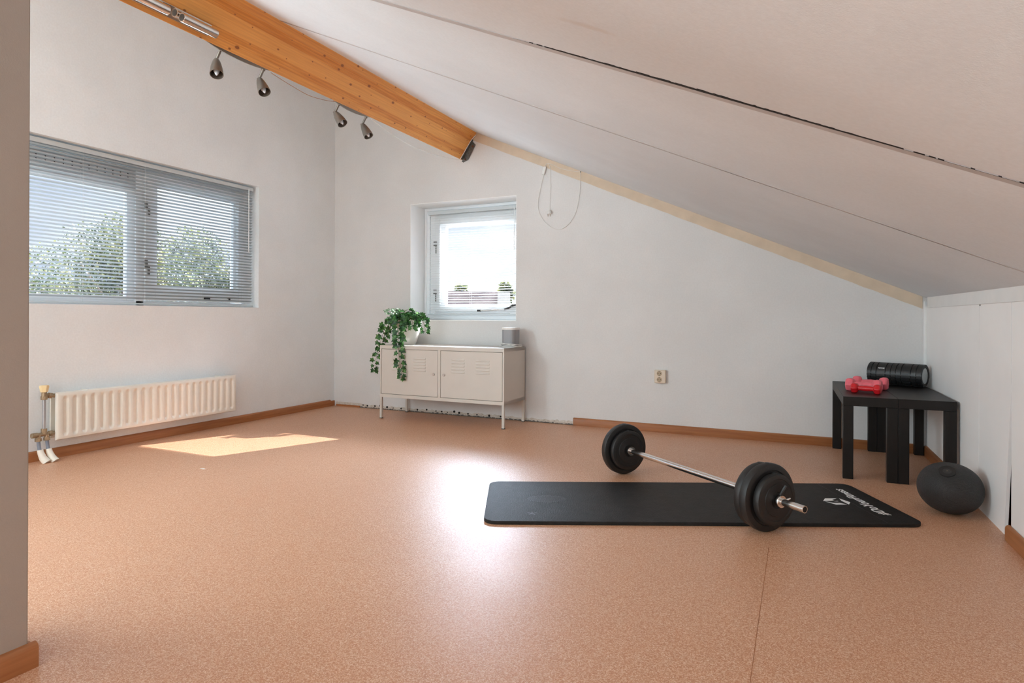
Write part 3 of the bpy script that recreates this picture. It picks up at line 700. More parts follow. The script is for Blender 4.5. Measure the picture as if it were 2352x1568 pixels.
# ------------------------------------------------------------------ radiator
rad = thing('radiator', 'cream panel radiator with pressed vertical flutes under the long window', 'radiator', loc=(0, 0, 0))
RY0, RY1, RZ0, RZ1, RX = -2.551, -1.245, .122, .407, .100
def front_panel(mb, x0, flutes=23, sgn=1):
    ys = []; n = 700; L = RY1 - RY0; m_ = .048; pitch = (L - 2 * m_) / (flutes - 1)
    zs = [0, .004, .010, .016, .022, .030, .038, .044, .052] + [.052 + (RZ1 - RZ0 - .104) * i / 6 for i in range(1, 6)] + [RZ1 - RZ0 - q for q in (.052, .044, .038, .030, .022, .016, .010, .004, 0)]
    us = [0, .003, .008, .014]
    for k in range(flutes):
        c = m_ + pitch * k
        us += [c + q for q in (-.017, -.0145, -.012, -.009, -.004, .004, .009, .012, .0145, .017)]
    us += [L - .014, L - .008, L - .003, L]
    grid = []
    for z in zs:
        row = []
        for u in us:
            k = min(flutes - 1, max(0, round((u - m_) / pitch))); du = abs(u - (m_ + pitch * k)); H = RZ1 - RZ0
            dz = max(0, .040 + .0 - z, z - (H - .040)); r = math.hypot(du, dz)
            dep = -.011 * max(0, min(1, (.0155 - r) / .0065)) if r < .0155 else 0
            eu = min(u, L - u); ez = min(z, H - z); ee = min(eu, ez)
            edge = -.010 * (1 - min(1, ee / .008)) ** 2 - (.0015 if .006 < ee < .012 else 0)
            row.append(mb.bm.verts.new((x0 + sgn * (dep + edge), RY0 + u, RZ0 + z)))
        grid.append(row)
    for a, b in zip(grid, grid[1:]):
        for j in range(len(a) - 1): mb.bm.faces.new((a[j], a[j + 1], b[j + 1], b[j]))
    back = [mb.bm.verts.new(c) for c in ((x0 - .022, RY0, RZ0), (x0 - .022, RY1, RZ0), (x0 - .022, RY1, RZ1), (x0 - .022, RY0, RZ1))]
    f = mb.bm.faces
    f.new([grid[0][i] for i in range(len(us))][::-1] + [back[0], back[1]]); f.new([g_[0] for g_ in grid] + [back[3], back[0]])
    f.new([g_[-1] for g_ in grid][::-1] + [back[1], back[2]]); f.new(grid[-1] + [back[2], back[3]]); f.new(back[::-1])
m = MB(); front_panel(m, RX); m.build('front_panel', 'radiator_enamel', rad, ang=50)
m = MB(); m.box((.012, RY0 + .004, RZ0 + .006), (.026, RY1 - .004, RZ1 - .004)); m.build('rear_panel', 'radiator_enamel', rad, bevel=.003)
m = MB()
for i in range(52):
    y = RY0 + .05 + i * (RY1 - RY0 - .1) / 51; m.box((.030, y, RZ0 + .03), (.074, y + .0012, RZ1 - .02))
m.build('convector_fins', 'radiator_enamel', rad, smooth=False)
for y in (RY0 + .18, RY1 - .14): MB().box((.02, y, RZ1 - .012), (.090, y + .008, RZ1 + .004)).build('wall_bracket', 'radiator_enamel', rad, bevel=.001)
# valve, pipes (connected to the radiator)
PX = .068; PYv = -2.605
m = MB(); m.cyl((PX, PYv, .392), (PX, PYv, .418), .014, n=16); m.cyl((PX, PYv, .372), (PX, PYv, .394), .018, n=6); m.cyl((PX, PYv, .400), (PX, RY0 + .03, .386), .012, n=16); m.cyl((PX, PYv + .022, .396), (PX, PYv + .040, .392), .019, n=6)
m.build('valve_body', 'brass_aged', rad, bevel=.0015)
m = MB(); kn_prof = []
for i in range(24):
    a = 2 * PI * i / 24; kn_prof.append((a, .0205 + .0022 * math.cos(a * 6)))
lo = [m.bm.verts.new((PX + r * .82 * math.cos(a), PYv + r * .82 * math.sin(a), .418)) for a, r in kn_prof]; hi = [m.bm.verts.new((PX + r * 1.1 * math.cos(a), PYv + r * 1.1 * math.sin(a), .452)) for a, r in kn_prof]; tp = [m.bm.verts.new((PX + r * .95 * math.cos(a), PYv + r * .95 * math.sin(a), .458)) for a, r in kn_prof]
for A_, B_ in ((lo, hi), (hi, tp)):
    for i in range(24): m.bm.faces.new((A_[i], A_[(i + 1) % 24], B_[(i + 1) % 24], B_[i]))
m.bm.faces.new(lo[::-1]); m.bm.faces.new(tp); m.build('valve_knob', 'knob_cream', rad, ang=50)
MB().cyl((PX, PYv, .19), (PX, PYv, .375), .0095, n=18).build('riser_pipe', 'pipe_grey', rad)
m = MB(); m.cyl((PX, PYv, .168), (PX, PYv, .200), .016, n=6); m.cyl((PX, -2.665, .166), (PX, RY0 + .02, .166), .012, n=16); m.cyl((PX, -2.672, .166), (PX, -2.640, .166), .0150, n=16); m.cyl((PX, PYv + .025, .166), (PX, PYv + .045, .166), .018, n=6)
for yy in (-2.636, -2.590): m.cyl((PX, yy, .166), (PX, yy, .135), .013, n=16); m.cyl((PX, yy, .146), (PX, yy, .128), .0175, n=6)
m.build('valve_block', 'brass_aged', rad, bevel=.0015)
for yy, dy in ((-2.636, .008), (-2.590, .010)):
    MB().tube([(PX, yy, .14), (PX + .004, yy + .002, .10), (PX + .010, yy + .006, .055)], .0095, 16).build('supply_pipe', 'pipe_blue_grey', rad)
    m = MB(); m.tube([(PX + .010, yy + .005, .078), (PX + .013, yy + .007, .060), (PX + .024, yy + .013, .030), (PX + .045, yy + .024, .002)], [.0155, .0165, .0195, .0225], 20); m.build('pipe_sleeve', 'sleeve_white', rad, ang=60)

# ------------------------------------------------------------------ metal cabinet
cab = thing('metal_cabinet', 'low beige metal locker cabinet on thin legs under the small window', 'cabinet', loc=(.8797, -.029, 0), rotz=-.0016)
CW, CD, CH, CB = 1.19, .40, .63, .185
m = MB()
m.box((0, -CD, CH - .030), (CW, 0, CH)); m.box((0, -CD, CB), (CW, 0, CB + .028)); m.box((0, -CD + .001, CB), (.014, 0, CH)); m.box((CW - .014, -CD + .001, CB), (CW, 0, CH))
m.box((0, -.012, CB), (CW, 0, CH)); m.box((CW / 2 - .013, -CD + .001, CB), (CW / 2 + .013, -CD + .03, CH))
m.build('cabinet_body', 'cabinet_enamel', cab, bevel=.0012)
m = MB().box((.012, -CD + .012, CB + .02), (CW - .012, -CD + .016, CH - .02)); m.build('door_gap_shadow_board', 'cabinet_gap', cab, smooth=False)
def door(u0, u1, lockf, groups):
    z0, z1 = CB + .031, CH - .033
    d = MB().box((u0, -CD + .002, z0), (u1, -CD + .014, z1)).build('door', 'cabinet_enamel', cab, bevel=.001)
    H = z1 - z0; Wd = u1 - u0
    for f0, f1 in groups:
        for i in range(5):
            zc = z1 - H * (.185 + i * .066); a, b = u0 + Wd * f0, u0 + Wd * f1
            mm = MB(); n = 6; ra = []; rb = []
            for j in range(n + 1):
                th = PI * j / n; dz = .0062 * math.cos(th); dp = .0045 * math.sin(th) * (1.25 if dz < 0 else .9)
                ra.append(mm.bm.verts.new((a, -CD + .002 - dp, zc + dz))); rb.append(mm.bm.verts.new((b, -CD + .002 - dp, zc + dz)))
            for j in range(n): mm.bm.faces.new((ra[j], rb[j], rb[j + 1], ra[j + 1]))
            mm.bm.faces.new(ra); mm.bm.faces.new(rb[::-1])
            mm.build('louvre', 'cabinet_enamel', d, ang=80)
    lx, lz = u0 + Wd * lockf, z1 - H * .515
    lk = MB().lathe([(0, .0), (.0115, 0), (.0115, .004), (.0095, .006), (.0088, .0045), (0, .0045)], 24, Matrix.Translation((lx, -CD + .002, lz)) @ Matrix.Rotation(PI / 2, 4, 'X')).build('lock', 'lock_chrome', d)
door(.017, CW / 2 - .016, .935, ((.19, .385), (.585, .795)))
door(CW / 2 + .016, CW - .017, .055, ((.185, .395), (.585, .80)))
for lx in (.010, CW - .010):
    for ly in (-CD + .010, -.010):
        lg = MB().box((lx - .010, ly - .010, .006), (lx + .010, ly + .010, CB + .004)).build('leg', 'cabinet_enamel', cab, bevel=.001)
        MB().box((lx - .0115, ly - .0115, 0), (lx + .0115, ly + .0115, .008)).build('foot_cap', 'foot_grey', lg, bevel=.001)

# ------------------------------------------------------------------ ivy in a white pot
ivy = thing('potted_ivy', 'green trailing ivy in a white tapered pot on the metal cabinet', 'plant', loc=(1.005, -.215, .630))
MB().lathe([(0, 0), (.076, 0), (.080, .004), (.104, .07), (.122, .14), (.1315, .208), (.1325, .217), (.129, .219), (.1265, .210), (.118, .15), (.10, .12), (0, .12)], 48).build('pot', 'pot_white', ivy, ang=60)
m = MB().lathe([(.120, .185), (.06, .196), (0, .190)], 24); m.build('soil', 'soil', ivy)
LEAF = [(0, 0), (.30, -.16), (.52, .02), (.36, .22), (.62, .46), (.30, .52), (.0, 1.0), (-.30, .52), (-.62, .46), (-.36, .22), (-.52, .02), (-.30, -.16)]
def leaf(mb, p, d, nrm, s_, rng):
    d = Vector(d).normalized(); nrm = Vector(nrm); x = d.cross(nrm)
    if x.length < 1e-3: x = d.cross(Vector((1, 0, .3)))
    x.normalize(); n_ = x.cross(d).normalized(); fold = rng.uniform(.10, .30); curl = rng.uniform(-.25, .05)
    c = mb.bm.verts.new(p + d * s_ * .3)
    vs = [mb.bm.verts.new(p + (x * u * (.85 + .15 * rng.random()) + d * v + n_ * (abs(u) * fold + curl * v * v)) * s_) for u, v in LEAF]
    for i in range(len(vs)): mb.bm.faces.new((c, vs[i], vs[(i + 1) % len(vs)]))
rg = random.Random(3)
def along(pts, n=10): return bez(pts, n)
def vine(pts, leaves, size, mat='ivy_leaf', start=0, face=Vector((.5, -.85, .2)), spread=.035, side=None):
    P = along(pts)
    st = MB().tube(P, .0017, 5).build('vine', 'stem_brown', ivy)
    m = MB(); N = len(P)
    for i in range(leaves):
        t = start + (1 - start) * i / max(1, leaves - 1); j = min(N - 2, int(t * (N - 1))); p = P[j]; tan = (P[j + 1] - P[j]).normalized()
        sgn = 1 if i % 2 else -1
        dd = (R2 * sgn * rg.uniform(.5, 1.1) + Vector((0, 0, -1)) * rg.uniform(.1, .9) + tan * .3)
        off = (R2 * sgn * rg.uniform(.3, 1) * spread * (1 - .5 * t) + face * rg.uniform(.2, 1) * .02)
        nr = (face + Vector((rg.uniform(-.5, .5), rg.uniform(-.5, .5), rg.uniform(-.2, .6)))).normalized()
        leaf(m, p + off, dd, nr, size * (1.15 - .45 * t) * rg.uniform(.8, 1.15), rg)
    m.build('leaves', mat, st, flat=True)
o3 = Vector((1.005, -.215, .630)); L_ = lambda *a: Vector(a) - o3
# front middle trail, over the cabinet front
vine([L_(1.00, -.25, .83), L_(1.03, -.345, .865), L_(1.055, -.40, .80), L_(1.075, -.435, .71), L_(1.09, -.452, .62), L_(1.10, -.456, .50), L_(1.125, -.458, .42), L_(1.120, -.460, .35)], 30, .056, start=.04, spread=.040)
vine([L_(.98, -.25, .83), L_(1.01, -.33, .87), L_(1.03, -.385, .81), L_(1.055, -.42, .72), L_(1.08, -.448, .62)], 20, .055, start=.1, spread=.05)
# left trails, past the cabinet side
vine([L_(.93, -.215, .83), L_(.87, -.235, .86), L_(.81, -.25, .80), L_(.775, -.26, .70), L_(.745, -.265, .60), L_(.715, -.268, .50), L_(.705, -.27, .41), L_(.695, -.27, .385)], 26, .050, start=.05, spread=.034)
vine([L_(.94, -.23, .83), L_(.88, -.26, .85), L_(.84, -.28, .78), L_(.81, -.285, .69), L_(.77, -.28, .60), L_(.735, -.275, .53)], 18, .050, start=.05, spread=.04)
vine([L_(.95, -.25, .83), L_(.915, -.31, .83), L_(.895, -.32, .76), L_(.865, -.315, .68), L_(.80, -.29, .62)], 6, .035, start=.2, spread=.02)
# right trails, lit by the window
vine([L_(1.06, -.20, .83), L_(1.12, -.21, .90), L_(1.17, -.22, .86), L_(1.20, -.23, .80), L_(1.225, -.24, .74)], 22, .046, start=.05, spread=.05)
vine([L_(1.05, -.24, .83), L_(1.10, -.29, .88), L_(1.13, -.31, .83), L_(1.145, -.32, .76)], 20, .048, start=.05, spread=.05)
# bushy top
m = MB()
for i in range(150):
    a = rg.uniform(0, 2 * PI); r = .135 * math.sqrt(rg.random()); h = .215 + .105 * (1 - (r / .15) ** 2) * rg.uniform(.2, 1)
    p = Vector((r * math.cos(a), r * math.sin(a), h)); d = Vector((math.cos(a), math.sin(a), rg.uniform(-.5, .6)))
    leaf(m, p, d, Vector((.3 * math.cos(a), .3 * math.sin(a) - .4, .8)), rg.uniform(.034, .056), rg)
m.build('foliage', 'ivy_leaf', ivy, flat=True)
m = MB()
for i in range(46):
    a = rg.uniform(PI * .75, PI * 1.5); r = rg.uniform(.05, .15); h = .225 + .09 * rg.uniform(.0, 1)
    p = Vector((r * math.cos(a) - .03, r * math.sin(a), h)); d = Vector((math.cos(a), math.sin(a), rg.uniform(-.5, .8)))
    leaf(m, p, d, Vector((.2, -.6, .7)), rg.uniform(.026, .040), rg)
o = m.build('pale_foliage', 'ivy_leaf_pale', ivy, flat=True); o['label'] = 'pale white-edged small ivy leaves'

# ------------------------------------------------------------------ wireless speaker and its cord
sp_ = thing('loudspeaker', 'small grey loudspeaker with a white top on the cabinet', 'speaker', loc=(2.005, -.175, .630), rotz=-.12)
def rrect(w, d, r, n=6):
    pts = []
    for cx_, cy_, a0 in ((w / 2 - r, d / 2 - r, 0), (-w / 2 + r, d / 2 - r, PI / 2), (-w / 2 + r, -d / 2 + r, PI), (w / 2 - r, -d / 2 + r, 1.5 * PI)):
        for i in range(n + 1): a = a0 + PI / 2 * i / n; pts.append((cx_ + r * math.cos(a), cy_ + r * math.sin(a)))
    return pts
MB().prism(rrect(.124, .118, .034), .008, .142).build('grille', 'speaker_mesh', sp_, ang=50)
MB().prism(rrect(.128, .122, .036), .142, .160).build('top_cap', 'speaker_white', sp_, bevel=.002, ang=50)
MB().prism(rrect(.124, .118, .034), 0, .008).build('base_plate', 'speaker_white', sp_, ang=50)
pts = []
for i in range(150):
    a = i / 150 * 2 * PI * 3.2 + .5; lap = i / 150; w = .079 + .007 * math.sin(lap * 9); d = .076 + .006 * math.cos(lap * 7)
    c_, s2 = math.cos(a), math.sin(a); q = (abs(c_) ** 3.2 + abs(s2) ** 3.2) ** (-1 / 3.2)
    pts.append((2.005 + w * q * c_, -.175 + d * q * s2, .6345 + .014 * (1 + math.sin(a + 1.0 + lap * 4)) * (.35 + lap)))
pc = MB().tube(pts, .0028, 6).build('power_cord', 'cord_white'); tag(pc, 'white power cord looped round the foot of the small loudspeaker', 'cable')

# ------------------------------------------------------------------ black benches
def bench(x, y, rz, label):
    t = thing('side_table', label, 'table', loc=(x, y, 0), rotz=rz, group='black benches side by side')
    MB().box((0, 0, .40), (.258, .90, .45)).build('table_top', 'black_ash', t, bevel=.0012)
    for lx in (0, .258 - .05):
        for ly in (0, .85): MB().box((lx, ly, 0), (lx + .05, ly + .05, .3995)).build('leg', 'black_ash', t, bevel=.001)
    return t
TA = .0163; TX, TY = 4.3735, -.921
bench(TX, TY, TA, 'left black bench of the pair, with dumbbells on top')
bench(TX + .2595 * math.cos(TA), TY + .2595 * math.sin(TA), TA, 'right black bench of the pair, next to the white knee wall')

# ------------------------------------------------------------------ foam roller
rx0 = Vector((4.584, -.068, .5215)); rx1 = Vector((4.860, -.209, .5215)); ax = (rx1 - rx0).normalized(); RL = .312
Mr = Matrix.Identity(4); yv = Vector((0, 0, 1)); zv = ax.cross(yv).normalized()      # local: x axis along roller, y up, z towards the room
zv = -zv if zv.y > 0 else zv
for i in range(3): Mr[i][0] = ax[i]; Mr[i][1] = zv[i]; Mr[i][2] = yv[i]
Mr.translation = (rx0 + rx1) / 2
fr_ = thing('foam_roller', 'black grooved foam roller lying at the back of the benches', 'roller', M=Mr)
RX_ = Matrix.Rotation(PI / 2, 4, 'Y')
m = MB(); m.lathe([(.0495, -RL / 2), (.0655, -RL / 2), (.0655, RL / 2), (.0495, RL / 2), (.0495, -RL / 2)], 48, RX_)
bands = [.0245, .0255, .049, .0255, .0255, .0255, .049, .0255, .0245]; gapb = .0045; tot = sum(bands) + gapb * (len(bands) - 1); x = -tot / 2
def block(mb, xa, xb, a0, a1, r0=.065, r1=.0712):
    n = max(2, int((a1 - a0) / .12)); A = []; B = []
    for i in range(n + 1):
        a = a0 + (a1 - a0) * i / n
        A.append([mb.bm.verts.new((X_, r * math.cos(a), r * math.sin(a))) for X_, r in ((xa, r0), (xb, r0), (xb, r1), (xa, r1))])
    for p_, q_ in zip(A, A[1:]):
        for j in range(4): mb.bm.faces.new((p_[j], p_[(j + 1) % 4], q_[(j + 1) % 4], q_[j]))
    mb.bm.faces.new(A[0]); mb.bm.faces.new(A[-1][::-1])
for bi, bw in enumerate(bands):
    st = .12 * (bi % 2)
    block(m, x, x + bw, .12 - st * .6, 1.65, )            # long pad facing the room
    a = .12 - st * .6 - .09
    for j in range(7):
        block(m, x, x + bw * (.9 if j % 2 else 1), a - .20, a); a -= .28
    block(m, x, x + bw, 1.75, 3.4)
    x += bw + gapb
m.build('roller_sleeve', 'plastic_black', fr_, ang=30)
MB().lathe([(.0495, -RL / 2 + .003), (.0495, RL / 2 - .003), (.044, RL / 2 - .003), (.044, -RL / 2 + .003), (.0495, -RL / 2 + .003)], 40, RX_).build('core_tube', 'core_grey', fr_)
MB().lathe([(0, RL / 2 - .002), (.0485, RL / 2 - .002), (.0485, RL / 2 - .006), (0, RL / 2 - .006)], 40, RX_).build('end_disc', 'core_grey', fr_)

def text(name, body, size, M_, parent, mat, shear=0, ext=.0003, space=1.0, offset=0.0):
    c = bpy.data.curves.new(name, 'FONT'); c.body = body; c.size = size; c.extrude = ext; c.shear = shear; c.space_character = space; c.offset = offset
    c.align_x = 'CENTER'; c.align_y = 'CENTER'; c.materials.append(MATS[mat])
    t_ = bpy.data.objects.new(name, c); COL.objects.link(t_)
    dg = bpy.context.evaluated_depsgraph_get(); me = bpy.data.meshes.new_from_object(t_.evaluated_get(dg))
    bpy.data.objects.remove(t_); me.name = name
    if not me.materials: me.materials.append(MATS[mat])
    o = bpy.data.objects.new(name, me); COL.objects.link(o); o.parent = parent; o.matrix_local = M_; return o
# lettering on the second wide pad (room side), along the roller
aT = .55; rT = .0712
er = Vector((0, math.cos(aT), math.sin(aT))); et = Vector((0, -math.sin(aT), math.cos(aT)))
Mt = Matrix.Identity(4); ex = Vector((1, 0, 0)); up_ = et
for i in range(3): Mt[i][0] = ex[i]; Mt[i][1] = up_[i]; Mt[i][2] = er[i]
Mt.translation = er * rT + Vector((-tot / 2 + .0245 + .0255 + 2 * gapb + .0245, 0, 0))
text('lettering', 'TUNTURI', .0090, Mt, fr_, 'print_roller', shear=.2, offset=.0004)

# ------------------------------------------------------------------ dumbbells
def dumbbell(label, cx_, cy_, ang, L, r, hl, mat, rot, group=None):
    t = thing('dumbbell', label, 'dumbbell', M=Matrix.Translation((cx_, cy_, .45 + r * math.cos(PI / 6))) @ Matrix.Rotation(ang, 4, 'Z'), group=group)
    for s_ in (-1, 1):
        m = MB(); x0_ = s_ * L / 2; x1_ = s_ * (L / 2 - hl)
        prof = [(0, x0_), (r * .80, x0_), (r * .97, x0_ - s_ * hl * .18), (r, x0_ - s_ * hl * .35), (r, x0_ - s_ * hl * .62), (r * .9, x0_ - s_ * hl * .85), (r * .55, x1_), (0, x1_)]
        m.lathe(prof, 6, Matrix.Rotation(PI / 2, 4, 'Y') @ Matrix.Rotation(PI / 6 + PI / 6 * 0 + rot, 4, 'Z')); m.build('weight_head', mat, t, bevel=.004, seg=3, ang=25)
    m = MB(); h = L / 2 - hl * .9
    m.lathe([(r * .42, -h), (r * .44, -h * .6), (r * .50, 0), (r * .44, h * .6), (r * .42, h)], 24, Matrix.Rotation(PI / 2, 4, 'Y')); m.build('handle', mat, t, ang=60)
DA = -.30
dumbbell('small red dumbbell on the left bench, in front of the pink ones', 4.500, -.705, DA, .150, .031, .036, 'red_vinyl', 0)
dumbbell('pink dumbbell on the left bench, right behind the red one', 4.497, -.605, DA, .186, .0415, .046, 'pink_vinyl', 0)
dumbbell('pink dumbbell farthest back on the left bench, near the foam roller', 4.545, -.445, DA, .186, .0425, .046, 'pink_vinyl', 0)

# ------------------------------------------------------------------ slam ball
bl = thing('medicine_ball', 'dark grey textured rubber ball slumped against the knee wall', 'ball', M=Matrix.Translation((4.775, -1.385, .1125)))
Mball = Matrix.Rotation(.05, 4, 'Y') @ Matrix.Diagonal((.127, .127, .1120, 1)); Mball = Mball
prof = [(math.sin(PI * i / 48), -math.cos(PI * i / 48)) for i in range(49)]; prof[0] = (0, -1); prof[-1] = (0, 1)
m = MB(); m.lathe([(r ** .92 if r > 0 else 0, z) for r, z in prof], 72, Mball); m.build('ball_body', 'ball_rubber', bl, ang=80)
vdir = Vector((-.20, -.62, .76)).normalized(); ip = Mball.inverted().to_3x3() @ vdir; sc_ = 1 / ip.length; vp = vdir * sc_
nrm_ = (Mball.inverted().to_3x3().transposed() @ ip).normalized()
Mv = Matrix.Translation(vp - nrm_ * .0035) @ nrm_.to_track_quat('Z', 'Y').to_matrix().to_4x4()
va = MB().lathe([(0, .0045), (.026, .0040), (.030, .0050), (.033, .0046), (.0335, .0)], 36, Mv).build('valve_patch', 'rubber_black', bl)
MB().lathe([(0, .0055), (.002, .0055), (.0035, .004), (.0035, 0)], 12, Mv).build('valve', 'brass_aged', va)

# ------------------------------------------------------------------ exercise mat
MT = Matrix.Identity(4); e1 = Vector((.90939, .41595, 0)); e2 = Vector((-.41595, .90939, 0))
for i in range(3): MT[i][0] = e1[i]; MT[i][1] = e2[i]
MT.translation = Vector((2.948, -2.444, 0))
mat_ = thing('exercise_mat', 'long black exercise mat with white lettering on the floor', 'mat', M=MT)
ML, MWd, MH = 1.865, .632, .0155
pts = [(x + ML / 2, y + MWd / 2) for x, y in rrect(ML, MWd, .055, 8)]
MB().prism(pts, 0, MH).build('mat_sheet', 'mat_foam', mat_, bevel=.003, ang=50)
Mt = Matrix.Identity(4)
for i, (a, b, c_) in enumerate(((0, -1, 0), (1, 0, 0), (0, 0, 1))): Mt[i][0] = a; Mt[i][1] = b; Mt[i][2] = c_
Mt.translation = Vector((1.762, .318, MH + .0002))
text('lettering', '#DoYourFitness', .062, Mt, mat_, 'print_white', shear=.25, ext=.0002, space=.98, offset=.0008)
m = MB()
for P in ([(1.6214, .361), (1.6689, .3621), (1.639, .3348), (1.6434, .3243), (1.5949, .3175)], [(1.6802, .3624), (1.6973, .2996), (1.6768, .2658), (1.6722, .3233)],
          [(1.6006, .3105), (1.6258, .2899), (1.6502, .2905), (1.6683, .2656), (1.6236, .2622)], [(1.6375, .3127), (1.654, .3212), (1.6559, .3132)]):
    m.prism([((x - 1.645) * 1.15 + 1.645, y) for x, y in P], MH, MH + .0004)
m.build('emblem', 'print_white', mat_, smooth=False)
# pressed marks: an oval dot field and a small star
m = MB()
for i in range(-11, 12):
    for j in range(-6, 7):
        x = i * .0082 + (j % 2) * .004; y = j * .0095
        if (x / .092) ** 2 + (y / .058) ** 2 < 1: m.lathe([(.0030, 0), (.0022, .0006), (0, .0006)], 6, Matrix.Translation((.285 + x, .325 + y, MH)))
m.build('embossed_mark', 'plastic_black', mat_, smooth=False)
m = MB()
for i in range(5):
    a = 2 * PI * i / 5; m.box((-.002, 0, 0), (.002, .022, .0006), Matrix.Translation((.209, .105, MH)) @ Matrix.Rotation(a, 4, 'Z'))
m.build('embossed_mark', 'plastic_black', mat_, smooth=False)
MB().box((1.706, .01, MH - .0002), (1.709, MWd - .01, MH + .0003)).build('pressed_line', 'rubber_black', mat_, smooth=False)

# ------------------------------------------------------------------ barbell
BR = .140
A0 = Vector((4.178, -2.120, BR)); A1 = Vector((3.319, -1.394, BR)); bd = (A1 - A0).normalized()
Mbb = Matrix.Identity(4); sd_ = Vector((0, 0, 1)).cross(bd).normalized()
for i in range(3): Mbb[i][0] = bd[i]; Mbb[i][1] = sd_[i]; Mbb[i][2] = (0, 0, 1)[i]
Mbb.translation = Vector((A0.x, A0.y, BR))
bb = thing('barbell', 'barbell with black weight plates and chrome bar resting across the mat', 'barbell', M=Mbb)
RXb = Matrix.Rotation(PI / 2, 4, 'Y')
BLn = 1.32
MB().lathe([(.0115, .004), (.0115, 0), (.0142, 0), (.0142, BLn), (.0115, BLn), (.0115, BLn - .004), (0, BLn - .004)], 28, RXb).build('bar', 'chrome', bb, ang=50)
MB().lathe([(0, .006), (.0114, .006), (.0114, .0045), (0, .0045)], 24, RXb).build('end_cap', 'cavity_dark', bb)
def plate(r, x0, th):
    m = MB(); x1 = x0 + th
    e_ = min(.009, th * .3)
    prof = [(.016, x0 + .004), (.03, x0 + .004), (.034, x0), (r * .62, x0), (r * .64, x0 + .003), (r * .80, x0 + .003), (r * .82, x0), (r - e_, x0), (r - e_ * .3, x0 + e_ * .3), (r, x0 + e_), (r, x1 - e_), (r - e_ * .3, x1 - e_ * .3), (r - e_, x1), (r * .82, x1), (r * .80, x1 - .003), (r * .64, x1 - .003), (r * .62, x1), (.034, x1), (.03, x1 - .004), (.016, x1 - .004)]
    m.lathe(prof, 64, RXb); o = m.build('weight_plate', 'rubber_black', bb, ang=30)
    m = MB(); m.lathe([(0, 0), (.010, 0), (.010, .0025), (.008, .003), (0, .003)], 16, Matrix.Translation((x0 + th / 2, .0, r - .001))); m.build('filler_cap', 'plastic_black', o)
    return o
# near end (x from the tip)
plate(.105, .130, .034); plate(BR, .165, .038); plate(.134, .204, .036)
# far end
plate(.108, 1.145, .032); plate(.139, 1.178, .040); plate(.105, 1.219, .030)
def collar(x0, s_):
    m = MB(); m.lathe([(.0145, x0), (.024, x0), (.0255, x0 + .004), (.0255, x0 + .014), (.022, x0 + .018), (.0145, x0 + .018)], 28, RXb); c_ = m.build('collar', 'chrome', bb, ang=50)
    if s_:
        MB().tube([(x0 + .009, .0, .024), (x0 + .004, -.012, .045), (x0 + .000, -.022, .062)], [.006, .008, .0085], 10).build('collar_screw', 'plastic_black', c_)
        MB().tube([(x0 + .009, -.024, 0), (x0 + .006, -.052, .006), ], [.006, .0035], 10).build('collar_screw', 'chrome', c_)
collar(.108, True); collar(1.124, False); collar(1.252, False)

# small white paint flecks on the vinyl
for i, (x, y) in enumerate(((1.056, -2.302),)):
    m = MB(); m.prism([(x - .02, y - .006), (x + .012, y - .010), (x + .022, y + .002), (x - .004, y + .008)], 0, .0008); o = m.build('paper_scrap', 'print_white', smooth=False); tag(o, 'tiny white scrap on the floor in front of the sunlit patch', 'scrap')

# ------------------------------------------------------------------ outdoors
struct(MB().box((-60, -40, -3.3), (40, 60, -3.0)).build('ground', 'grass', smooth=False))
def tree(label, x, y, ztop, rad, n, rng, hz=2.2, lobes=9, leafs=.060, squash=.9, trunk=True):
    t = thing('tree', label, 'tree', loc=(x, y, -3.0))
    cen = Vector((0, 0, ztop + 3.0 - hz)); L = []
    for i in range(lobes):
        a = rng.uniform(0, 2 * PI); q = rng.random() ** .5 * .62; h = rng.uniform(-1, .55)
        L.append((Vector((math.cos(a) * q * rad, math.sin(a) * q * rad, h * hz * (.8 - .4 * q))), rng.uniform(.30, .52) * rad))
    L.append((Vector((0, 0, hz * .55)), rad * .42))
    m = MB()
    for i in range(n):
        c_, r = rng.choice(L); v = Vector((rng.gauss(0, 1), rng.gauss(0, 1), rng.gauss(0, 1))).normalized() * r * rng.random() ** .35
        p = cen + c_ + v; d = Vector((rng.gauss(0, 1), rng.gauss(0, 1), rng.gauss(0, 1) - .3)).normalized(); s_ = Vector((rng.gauss(0, 1), rng.gauss(0, 1), rng.gauss(0, 1))).cross(d).normalized(); l = leafs * rng.uniform(.6, 1.3)
        m.poly([p, p + d * l * .5 + s_ * l * .3, p + d * l, p + d * l * .5 - s_ * l * .3])
    m.build('crown', 'tree_leaf', t, flat=True, smooth=False)
    m = MB(); m.tube([(0, 0, 0), (.05, 0, 1.5), (0, .05, cen.z * .8), (0, 0, cen.z + hz * .2)], [.16, .13, .10, .03], 8)
    for i in range(7 if rad > 1 else 0):
        a = rng.uniform(0, 2 * PI); z0_ = cen.z - hz * rng.uniform(.1, .8); e_ = Vector((math.cos(a) * rad * .7, math.sin(a) * rad * .7, z0_ + rng.uniform(.4, 1.2)))
        m.tube([(0, 0, z0_), e_ * .5 + Vector((0, 0, z0_ * .5 - .05)), e_], [.05, .03, .012], 6)
    m.build('trunk', 'bark', t)
tg = random.Random(21)
tree('bright yellow-green tree seen through the left half of the long window', -8.8, 3.54, 3.30, 1.75, 24000, tg, hz=2.0, lobes=12)
tree('yellow-green tree seen through the right half of the long window', -11.0, 6.9, 3.72, 1.75, 22000, tg, hz=2.4, lobes=12, leafs=.070)
tree('low bushy tree at the left edge of the long window view', -15.9, 5.7, 3.05, 2.3, 14000, tg, hz=2.3, lobes=9, leafs=.085)
tree('leafy tree outside beyond the back wall, shading the floor sunlight', 5.0, 9.0, 7.52, 2.1, 12000, tg, hz=2.4, lobes=12, leafs=.12)
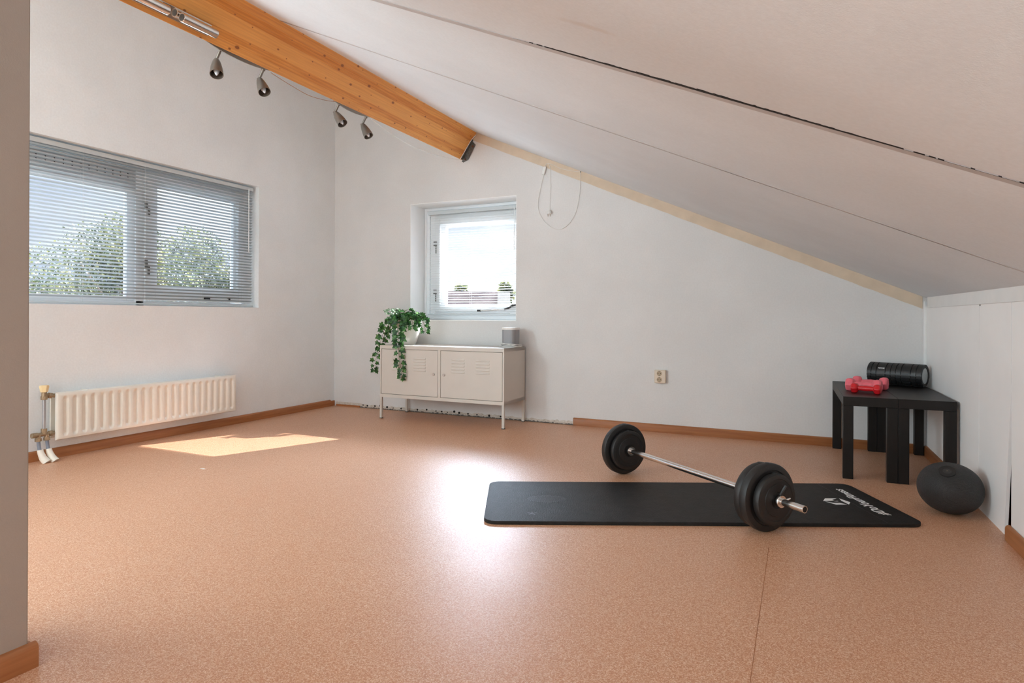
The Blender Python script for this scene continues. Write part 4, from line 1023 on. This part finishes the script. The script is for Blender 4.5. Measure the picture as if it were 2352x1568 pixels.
# small trees behind the neighbour's ridge
tree('small tree top above the left of the neighbouring roof ridge', -8.64, 17.52, 2.30, .55, 1500, tg, hz=.6, lobes=4, leafs=.14)
tree('small tree top above the right of the neighbouring roof ridge', -5.84, 15.97, 2.30, .55, 1500, tg, hz=.7, lobes=4, leafs=.14)
# neighbouring house with tiled roof, gable wall on the right
XP = Matrix(((0, 0, 1, 0), (1, 0, 0, 0), (0, 1, 0, 0), (0, 0, 0, 1)))      # prism drawn in YZ, extruded along X
hs = thing('neighbour_house', 'neighbouring house with brown tiled roof seen through the small window', 'house', loc=(-3.51, 9.33, -3.0), rotz=.438)
MB().box((-4.0, -1.6, 0), (.58, 2.0, 2.6)).build('wall', 'brick_pale', hs, smooth=False)
m = MB()
for i in range(15):
    z0_ = 2.50 + i * .134; y0_ = -1.95 + i * .13
    m.hexa([(-4.2, y0_, z0_), (.60, y0_, z0_), (.60, y0_ + .15, z0_ + .14), (-4.2, y0_ + .15, z0_ + .14), (-4.2, y0_ - .025, z0_ + .03), (.60, y0_ - .025, z0_ + .03), (.60, y0_ + .12, z0_ + .165), (-4.2, y0_ + .12, z0_ + .165)])
m.prism([(-1.95, 2.5), (0.0, 4.46), (1.95, 2.5)], -4.15, .55, XP)
rf_ = m.build('roof', 'roof_tile', hs, smooth=False)
MB().box((-4.2, -.06, 4.44), (.60, .06, 4.505)).build('ridge_tiles', 'roof_tile', hs, bevel=.02)
MB().prism([(-1.2, 0), (.4, 0), (.4, 4.50), (-.25, 4.50), (-1.2, 3.4)], .60, .92, XP).build('gable_wall', 'brick_pale', hs, smooth=False)
MB().cyl((-.33, 0, 4.5), (-.33, 0, 4.57), .03, n=10).build('vent_pipe', 'plastic_black', hs)
h2 = thing('far_house', 'pink rendered house with dark roof beyond the neighbouring gable', 'house', loc=(-3.3, 15.2, -3.0), rotz=.438)
MB().box((-.3, 0, 0), (2.6, 3, 4.25)).build('wall', 'pink_render', h2, smooth=False)
MB().prism([(-.2, 4.25), (3.2, 4.25), (1.5, 4.6)], -.4, 2.7, XP).build('roof', 'roof_tile', h2, smooth=False)
h3 = thing('brown_house', 'small brown brick house seen low through the long window', 'house', loc=(-21.4, 16.8, -3.0), rotz=.9)
MB().box((-1.6, -1.6, 0), (1.6, 1.6, 5.5)).build('wall', 'brick_brown', h3, smooth=False)
MB().prism([(-1.8, 5.5), (1.8, 5.5), (0, 6.1)], -1.8, 1.8, Matrix(((0, 0, 1, 0), (1, 0, 0, 0), (0, 1, 0, 0), (0, 0, 0, 1)))).build('roof', 'roof_tile', h3, smooth=False)
